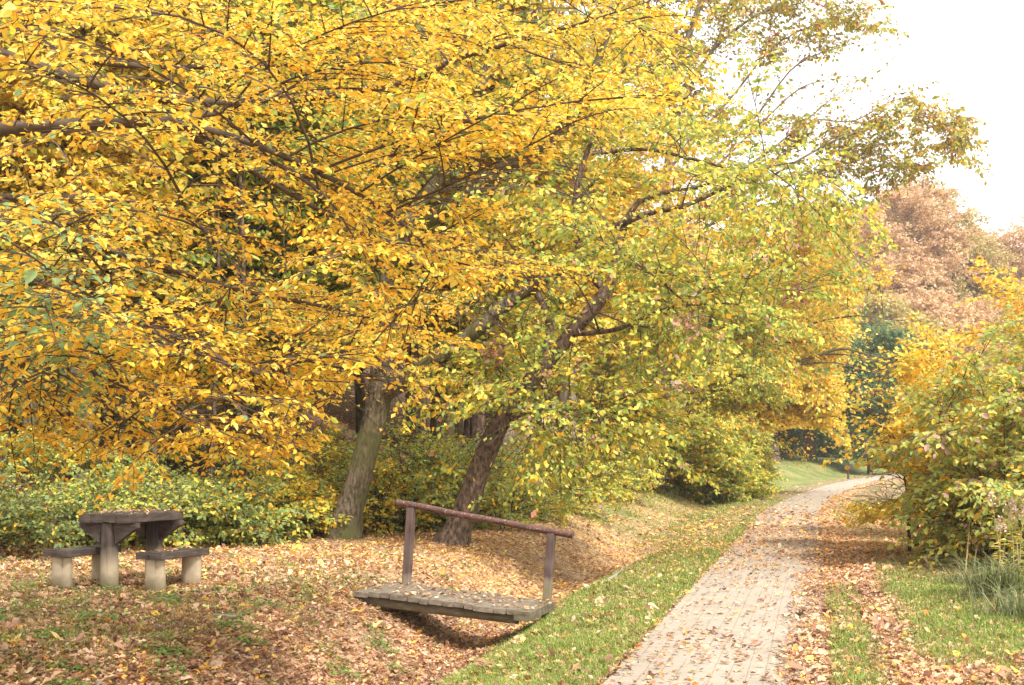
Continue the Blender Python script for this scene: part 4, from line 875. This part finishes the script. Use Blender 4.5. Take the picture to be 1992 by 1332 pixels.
rl = np.array([q0, q0+(q1-q0)*.12+zz*.008, q0+(q1-q0)*.35-zz*.004, q0+(q1-q0)*.6, q0+(q1-q0)*.8-zz*.006, q1])
rl[:, :] += np.array([0, -.0, .012])
p = spline(rl, 26); r = np.interp(np.linspace(0, 1, 26), [0, .1, .5, .9, .97, 1], [.042, .038, .036, .036, .038, .043])+rng.normal(0, .0012, 26)
tv, tq = tubes(p[None], r[None], 12)
s = Solid(); s.add(tv, tq); i = np.arange(0, 12, 2)
for en in (0, 25):
    ring = tv.reshape(26, 12, 3)[en]; s.add(np.vstack([ring, ring.mean(0)]), np.stack([i, (i+1) % 12, (i+2) % 12, np.full(6, 12)], -1))
s.build('handrail', M_rail, br, smooth=True)

# ------------------------------------------------------------------ small things
def limb_thing(name, label, cat, pl_, rad, m, sides=7):
    w = Wood(); w.tube(np.asarray(pl_), rad, sides, 12, .004)
    return tag(mesh_np(name, np.concatenate(w.v), [np.concatenate(w.q)], m, smooth=True), label, cat)
M_pale = solid_noise('bleached_wood', [(.3, (.16, .145, .125)), (.7, (.34, .31, .28))], (3, 30, 30), .8, .3)
f0, f1 = hit(1178, 1136), hit(1216, 1112)
limb_thing('fallen_branch', 'short pale grey branch lying in the grass between bridge and path', 'branch', [f0+zz*.01, f0*.65+f1*.35+zz*.05+np.array([.03, 0, 0]), f0*.4+f1*.6+zz*.03-np.array([.02, 0, 0]), f1+zz*.07], [.022, .024, .014, .006], M_pale)
q = hit(435, 1206); limb_thing('fallen_stick', 'short pinkish stick lying among leaves below the right bench', 'stick', [q+np.array([-.1, .03, .03]), q+np.array([.12, -.02, .025])], [.018, .012], M_pale)

# blazed grey trunk on the bank
bt = hit(1362, 948)
YT = bt[1]
stT = [(np.vstack([bt+np.array([0, 0, -.15]), pts((1363, 880, YT), (1366, 800, YT), (1362, 700, YT), (1370, 560, YT))]), [.2, .17, .16, .12, .05], None)]
tt = make_tree('slim_tree', 'slim grey trunk with white painted trail blazes on the bank', bt, stT, list(ellipsoid_tips(P(1370, 700, YT+.5), (1.8, 1.5, 1.8), 26, .3)), PAL_C, bark=M_bark2, limb_r=.015, zmin=2.2,
               fol=dict(l2=.9, sp2=.25, l3=.4, sp3=.16, spl=.09, size=.12, wid=.62, kind=4), col=dict(freq=.3, o=4))
m_w, nt, out = mat('white_paint'); pb = N(nt, 'ShaderNodeBsdfPrincipled', i_Roughness=.6); pb.inputs['Base Color'].default_value = (.8, .8, .78, 1); nt.links.new(pb.outputs[0], out.inputs[0])
for (py, hh) in ((862, .16), (883, .2)):
    c = P(1363, py, YT); s = Solid(); a = np.linspace(-2.5, -.64, 7)
    ring = np.array([[math.cos(x), math.sin(x), 0] for x in a])
    r0 = .178; V = np.vstack([c+ring*r0-zz*hh/2, c+ring*r0+zz*hh/2, c+ring*(r0-.05)-zz*hh/2, c+ring*(r0-.05)+zz*hh/2]); n = 7; i = np.arange(n-1)
    s.add(V, np.vstack([np.stack([i, i+1, i+1+n, i+n], -1), np.stack([i+n, i+1+n, i+1+3*n, i+3*n], -1), np.stack([i, i+2*n, i+2*n+1, i+1], -1), [[0, n, 3*n, 2*n]], [[n-1, 3*n-1, 4*n-1, 2*n-1]]]))
    s.build('trail_blaze', m_w, tt)

# thin dark post with a small board far along the path
bp = at_px(1650, 72)
t = thing('marker_post', 'thin dark post with a small board on the far grass beside the yellow bush', 'post', bp)
m_d = solid_noise('dark_wood', [(.3, (.03, .022, .02)), (.7, (.09, .07, .06))], (20, 20, 3), .8)
s = Solid(); s.plank(bp+zz*.42, zz, np.array([1, 0, 0]), np.array([0, 1, 0]), 1.1, .1, .1); s.build('post', m_d, t)
s = Solid(); s.plank(bp+zz*.72+np.array([.1, -.07, 0]), np.array([1, 0, 0]), zz, np.array([0, 1, 0]), .3, .28, .035); s.build('board', m_d, t)

# ------------------------------------------------------------------ dry stalks and tall grass at the right edge
M_straw = solid_noise('dry_stalk', [(.3, (.3, .2, .1)), (.7, (.55, .42, .24))], (20, 20, 3), .8)
def stalk(label, base, top, r=.008, name='dry_stalk'):
    b = np.asarray(base); e_ = np.asarray(top); m = (b+e_)/2+np.array([rng.normal(0, .03), 0, 0])
    return limb_thing(name, label, 'stalk', [b-zz*.03, m, e_], [r, r*.8, r*.4], M_straw, 5)
YS = hit(1885, 1108)[1]
stalk('straw-coloured dry stalk standing alone in front of the dogwood bush', hit(1876, 1128), P(1888, 985, YS-.3), .011)
stalk('bent dry stalk leaning left between dogwood and flower heads', hit(1922, 1100), P(1935, 1010, YS-.2), .008)
stalk('pale dry reed leaning left across the dogwood leaves', hit(1950, 1085), P(1928, 925, YS-.4), .012)
def flower_plant(label, base, h, n, seed):
    b = np.asarray(base, float); r_ = np.random.default_rng(seed); t = thing('goldenrod_plant', label, 'plant', b, 'goldenrod plants at the right edge')
    w = Wood(); lp, la, fl = [], [], []
    for k in range(n):
        o = np.array([r_.normal(0, .16), r_.normal(0, .14), 0]); ht = h*r_.uniform(.8, 1.05); ln = np.array([r_.normal(0, .1), r_.normal(0, .08), 0])
        q_ = spline([b+o-zz*.03, b+o+ln*.4+zz*ht*.5, b+o+ln+zz*ht], 10); vv, qq = tubes(q_[None], np.linspace(.007, .003, 10)[None], 5); w.add(vv, qq)
        for z in np.linspace(.15, .85, 26):
            x = q_[0]+(q_[-1]-q_[0])*z; a = r_.uniform(0, 6.28); lp.append(x); la.append([math.cos(a), math.sin(a), .25-.6*(1-z)])
        m_ = 70; th = r_.uniform(0, 6.28, m_); hh = r_.uniform(0, 1, m_)
        fl.append(q_[-1]+np.stack([np.cos(th)*.095*(1.15-hh)*r_.uniform(.3, 1, m_), np.sin(th)*.095*(1.15-hh)*r_.uniform(.3, 1, m_), (hh-.55)*.17], -1))
    mesh_np('stem', np.concatenate(w.v), [np.concatenate(w.q)], M_straw, t, smooth=True)
    lp = np.array(lp); la = np.array(la); lv, lf, per = leaf_geo(lp, la, unit(np.array([0, 0, 1.])+r_.normal(0, .3, lp.shape)), r_.uniform(.06, .12, len(lp)), .2, 6)
    c = np.array([YGR, LYE, (.6, .5, .2), GRN])[r_.integers(0, 4, len(lp))]; mesh_np('foliage', lv, [lf], M_leaf, t, fcol=np.repeat(c, per, 0))
    fl = np.concatenate(fl); lv, lf, per = leaf_geo(fl, r_.normal(0, 1, fl.shape)+np.array([0, 0, .6]), r_.normal(0, 1, fl.shape), r_.uniform(.022, .04, len(fl)), .8, 4)
    c = np.array([[.5, .39, .29], [.4, .29, .2], [.58, .47, .37]])[r_.integers(0, 3, len(fl))]; m_ = 70
    for k in range(n): mesh_np('flower_head', lv[k*280:(k+1)*280], [lf[:70]], M_litter, t, fcol=c[k*70:(k+1)*70])
flower_plant('goldenrod plant with fluffy beige seed heads at the right edge', hit(1985, 1135), .98, 6, 11)
flower_plant('shorter yellow-leaved goldenrod cut by the right edge', hit(2025, 1150), .85, 6, 12)

def blades(pos, hgt, wid, lean, col, seg=2):
    """bent grass blades: two quads each"""
    n = len(pos); a = rng.uniform(0, 6.28, n); d = np.stack([np.cos(a), np.sin(a), 0*a], -1); sd = np.stack([-np.sin(a), np.cos(a), 0*a], -1)
    h = hgt[:, None]; w = wid[:, None]; l = lean[:, None]; up = np.array([0, 0, 1.])
    m = pos+up*h*.6+d*h*l*.3; e_ = pos+up*h*(1-.25*l)+d*h*l
    V = np.stack([pos-sd*w, pos+sd*w, m+sd*w*.7, m-sd*w*.7, e_+sd*w*.1, e_-sd*w*.1], 1).reshape(-1, 3)
    q = (np.arange(n)[:, None, None]*6+np.array([[0, 1, 2, 3], [3, 2, 4, 5]])[None]).reshape(-1, 4)
    return V, q, np.repeat(col, 2, axis=0)
def tussock(label, base, n, h, r, seed):
    b = np.asarray(base, float); p_ = b+np.stack([rng.normal(0, r, n), rng.normal(0, r, n), np.zeros(n)-.02], -1); p_[:, 2] = ground(p_[:, 0], p_[:, 1])-.02
    c = np.array([(.1, .135, .045), (.17, .205, .075), (.27, .26, .11), (.4, .34, .19)])[rng.choice(4, n, p=[.35, .35, .2, .1])]*np.exp(rng.normal(0, .1, (n, 1)))
    V, q, cc = blades(p_, h*rng.uniform(.5, 1.15, n), rng.uniform(.004, .008, n), rng.uniform(.5, 1.9, n), c)
    return tag(mesh_np('grass_tussock', V, [q], M_grass, fcol=cc), label, 'grass tussock', 'tussocks under the dogwood')
tussock('long blue-green grass tussock hanging over under the dry stalks', hit(1940, 1165), 330, .6, .14, 1)
tussock('ragged grass tussock at the right edge below the goldenrod', hit(1990, 1205), 260, .42, .2, 2)
tussock('small grass tussock left of the long one at the foot of the dogwood', hit(1885, 1140), 120, .26, .16, 3)

# ------------------------------------------------------------------ fallen leaves, grass and low plants (uncountable)
def sample_ground(n, x0, x1, y0, y1, dens, power=1.0):
    out = np.zeros((0, 2))
    while len(out) < n:
        m = n*3; a = rng.random(m)
        Y = (y0**(1-power)+(y1**(1-power)-y0**(1-power))*a)**(1/(1-power)) if power != 1 else y0*(y1/y0)**a
        f0_, f1_ = -.56, .56
        X = Y*rng.uniform(f0_, f1_, m)
        k = rng.random(m) < dens(X, Y); out = np.vstack([out, np.stack([X, Y], -1)[k]])
    return out[:n]
LCOL = np.array([(.49, .295, .175), (.4, .225, .128), (.25, .13, .072), (.6, .42, .28), (.22, .11, .065), (.66, .30, .07), (.76, .46, .08), (.74, .58, .22), (.45, .2, .07)])
W_PALE = np.array([.28, .24, .14, .16, .08, .04, .03, .03, .0]); W_GOLD = np.array([.18, .14, .09, .14, .05, .13, .14, .11, .02]); W_RED = np.array([.2, .16, .1, .1, .05, .2, .06, .03, .1])
def litter_cols(X, Y):
    L = left_of(X, Y); R = -L-1.42; gd = goldness(X, Y)
    right = (L < .5)
    w = np.where(right[:, None], W_PALE*(1-gd[:, None])+W_RED*gd[:, None], W_PALE*(1-gd[:, None])+W_GOLD*gd[:, None])
    cw = np.cumsum(w/w.sum(1, keepdims=True), 1); k = np.minimum((rng.random(len(X))[:, None] > cw).sum(1), 8)
    wet = np.clip(1.0+.22*noise3(np.stack([X, Y, 0*X], -1), .45, 1), .65, 1.12)[:, None]     # damp and dry patches
    return np.clip(LCOL[k]*wet*np.exp(rng.normal(0, .18, (len(X), 1)))*np.exp(rng.normal(0, .05, (len(X), 3))), .01, .9)
def leaf_litter(name, label, XY, Zs, size, tilt=.33, lift=.012, kind=6):
    n = len(XY); pos = np.stack([XY[:, 0], XY[:, 1], Zs+rng.uniform(.003, lift, n)], -1)
    a = rng.uniform(0, 6.28, n); ax = np.stack([np.cos(a), np.sin(a), rng.normal(.05, tilt*.6, n)], -1); nr = unit(np.array([0, 0, 1.])+rng.normal(0, tilt, (n, 3)))
    pos[:, 2] += size*.18*np.abs(ax[:, 2])
    V, q, per = leaf_geo(pos, ax, nr, size, rng.uniform(.5, .85, n), kind, rng.choice([-1, 1])*.0+.16, curl=rng.normal(.12, .2, n))
    return tag(mesh_np(name, V, [q], M_litter, fcol=np.repeat(litter_cols(XY[:, 0], XY[:, 1]), per, 0)), label, 'leaves', kind='stuff')
def gz_any(XY):
    L = left_of(XY[:, 0], XY[:, 1]); on = (L < .0) & (L > -1.42)
    return np.where(on, zpath(XY[:, 1])+.013, ground(XY[:, 0], XY[:, 1]))
XY = sample_ground(260000, 0, 0, 6.5, 26, litter_density, 1.25)
leaf_litter('fallen_leaves', 'dry fallen leaves covering bank, ditch, verge and path edge', XY, gz_any(XY), .0385*np.exp(rng.normal(0, .36, len(XY))), kind=8)
XY = sample_ground(75000, 0, 0, 26, 92, litter_density, 1.2)
leaf_litter('fallen_leaves', 'orange fallen leaves on the farther path and bank', XY, gz_any(XY), .085*np.exp(rng.normal(0, .25, len(XY))), kind=4)
# leaves lying on deck, benches and table
def leaves_on(n, o, ex, ey, ez, sx, sy, label, size=.06, bias=None):
    a = rng.uniform(-.5, .5, n); b_ = rng.uniform(-.5, .5, n)
    if bias is not None: b_ = np.clip(b_+bias*rng.random(n), -.5, .5)
    pp = np.asarray(o)+a[:, None]*sx*ex+b_[:, None]*sy*ey+ez*rng.uniform(.004, .014, n)[:, None]
    th = rng.uniform(0, 6.28, n); ax = np.cos(th)[:, None]*ex+np.sin(th)[:, None]*ey+ez*rng.normal(.05, .12, n)[:, None]
    V, q, per = leaf_geo(pp, ax, unit(ez+rng.normal(0, .3, (n, 3))), size*np.exp(rng.normal(0, .25, n)), .6, 6, .14, curl=rng.normal(.1, .2, n))
    c = LCOL[rng.choice(9, n, p=W_PALE/W_PALE.sum())]*np.exp(rng.normal(0, .15, (n, 1)))
    tag(mesh_np('fallen_leaves', V, [q], M_litter, fcol=np.repeat(c, per, 0)), label, 'leaves', kind='stuff')
leaves_on(300, pl+e*(span/2-.05)-back*(W/2-.02)+nz*.0, e, back, nz, span+.35, W-.1, 'pinkish fallen leaves scattered on the bridge deck', .045)
leaves_on(110, TC+zz*H, u, v, zz, 1.0*k0, .74*k0, 'yellow fallen leaves lying on the table top', .045)
leaves_on(34, bench_top, u, v, zz, .95*k0, .34*k0, 'fallen leaves lying on the right bench', .05)

XY = sample_ground(160000, 0, 0, 6.8, 45, lambda X, Y: grass_density(X, Y)*((left_of(X, Y) > 0.03) | (left_of(X, Y) < -1.45)), 1.35)
n = len(XY); zg = ground(XY[:, 0], XY[:, 1])
gc = np.array([(.17, .26, .04), (.24, .33, .06), (.32, .38, .09), (.12, .2, .035), (.45, .43, .16)])[rng.choice(5, n, p=[.3, .32, .2, .1, .08])]*np.exp(rng.normal(0, .12, (n, 1)))
V, q, cc = blades(np.stack([XY[:, 0], XY[:, 1], zg-.006], -1), rng.uniform(.03, .095, n)*np.interp(XY[:, 1], [7, 40], [.9, 1.3]), np.interp(XY[:, 1], [7, 40], [.0028, .008]), rng.uniform(.2, 1.1, n), gc)
tag(mesh_np('grass', V, [q], M_grass, fcol=cc), 'short green grass on the verges of the path', 'grass', kind='stuff')
# low green weeds among the litter on the left bank
def weed_d(X, Y):
    L = left_of(X, Y); p_ = np.stack([X, Y, 0*X], -1)
    return ((L > 2.2) & (L < 9.5))*np.clip(noise3(p_, 1.6, 4)*.9-.5+.3*(Y < 12.5), 0, 1)*(Y < 17)
XY = sample_ground(8000, 0, 0, 6.8, 17, weed_d, 1.1)
n = len(XY); pos = np.stack([XY[:, 0], XY[:, 1], ground(XY[:, 0], XY[:, 1])+rng.uniform(.01, .06, n)], -1); th = rng.uniform(0, 6.28, n)
V, q, per = leaf_geo(pos, np.stack([np.cos(th), np.sin(th), rng.uniform(-.2, .6, n)], -1), unit(np.array([0, 0, 1.])+rng.normal(0, .35, (n, 3))), rng.uniform(.02, .045, n), .7, 6, .1)
wc = np.array([(.15, .25, .06), (.22, .33, .08), (.3, .38, .1)])[rng.integers(0, 3, n)]*np.exp(rng.normal(0, .12, (n, 1)))
tag(mesh_np('low_weeds', V, [q], M_leaf, fcol=np.repeat(wc, per, 0)), 'low green weeds among the leaves on the left bank', 'weeds', kind='stuff')

# ------------------------------------------------------------------ camera, light, sky
cam = bpy.data.cameras.new('camera'); co = bpy.data.objects.new('camera', cam); C.objects.link(co)
cam.sensor_width = 36; cam.lens = 36*FPX/1992; cam.shift_y = (HOR-666)/1992; cam.clip_end = 5000; cam.clip_start = .1
co.location = (0, 0, HC); co.rotation_euler = (math.radians(90), 0, 0)
bpy.context.scene.camera = co
SUN_EL, SUN_AZ = math.radians(48), math.radians(142)      # azimuth clockwise from +Y (view direction): from the right, a little behind the camera
sd = np.array([math.sin(SUN_AZ)*math.cos(SUN_EL), math.cos(SUN_AZ)*math.cos(SUN_EL), math.sin(SUN_EL)])
sun = bpy.data.lights.new('sun', 'SUN'); sun.energy = 3.7; sun.angle = math.radians(6.0); sun.color = (1, .95, .88)
so = bpy.data.objects.new('sun', sun); C.objects.link(so)
import mathutils
so.rotation_euler = mathutils.Vector(sd).to_track_quat('Z', 'Y').to_euler()
w = bpy.data.worlds.new('World'); bpy.context.scene.world = w; w.use_nodes = True
nt = w.node_tree; bg = nt.nodes['Background']
sky = nt.nodes.new('ShaderNodeTexSky'); sky.sky_type = 'NISHITA'; sky.sun_disc = False; sky.sun_elevation = SUN_EL; sky.sun_rotation = SUN_AZ
sky.air_density = 1.0; sky.dust_density = 6.0; sky.ozone_density = 1.0; sky.altitude = 200
# thin bright cloud veil over the whole sky
tc = nt.nodes.new('ShaderNodeTexCoord'); nz_ = nt.nodes.new('ShaderNodeTexNoise'); nz_.inputs['Scale'].default_value = 2.2; nz_.inputs['Detail'].default_value = 5
nt.links.new(tc.outputs['Generated'], nz_.inputs['Vector'])
f = ramp(nt, nz_.outputs[0], [(.3, (.6, .6, .6)), (.7, (.85, .85, .85))])
c = mixc(nt, f, sky.outputs[0], (12.5, 12.3, 12.0))
nt.links.new(c, bg.inputs['Color']); bg.inputs['Strength'].default_value = .11
sc = bpy.context.scene
sc.view_settings.view_transform = 'Standard'; sc.view_settings.look = 'None'; sc.view_settings.exposure = .93; sc.view_settings.gamma = 1
sc.cycles.max_bounces = 8; sc.cycles.diffuse_bounces = 4; sc.cycles.transmission_bounces = 4; sc.cycles.transparent_max_bounces = 8
HAZE = .0007
mh, nth, oh = mat('autumn_haze'); pv = N(nth, 'ShaderNodeVolumePrincipled'); pv.inputs['Density'].default_value = HAZE; pv.inputs['Color'].default_value = (.96, .95, .93, 1); pv.inputs['Anisotropy'].default_value = .2
nth.links.new(pv.outputs[0], oh.inputs['Volume'])
s = Solid(); s.add(np.array([[x_, y_, z_] for x_ in (-905, 1205) for y_ in (-65, 2505) for z_ in (-4, 70)], float), BOXQ)
tag(s.build('haze', mh), kind='stuff', label='thin pale haze over the path and the far wood')
sc.cycles.volume_bounces = 0
sc.cycles.use_denoising = True
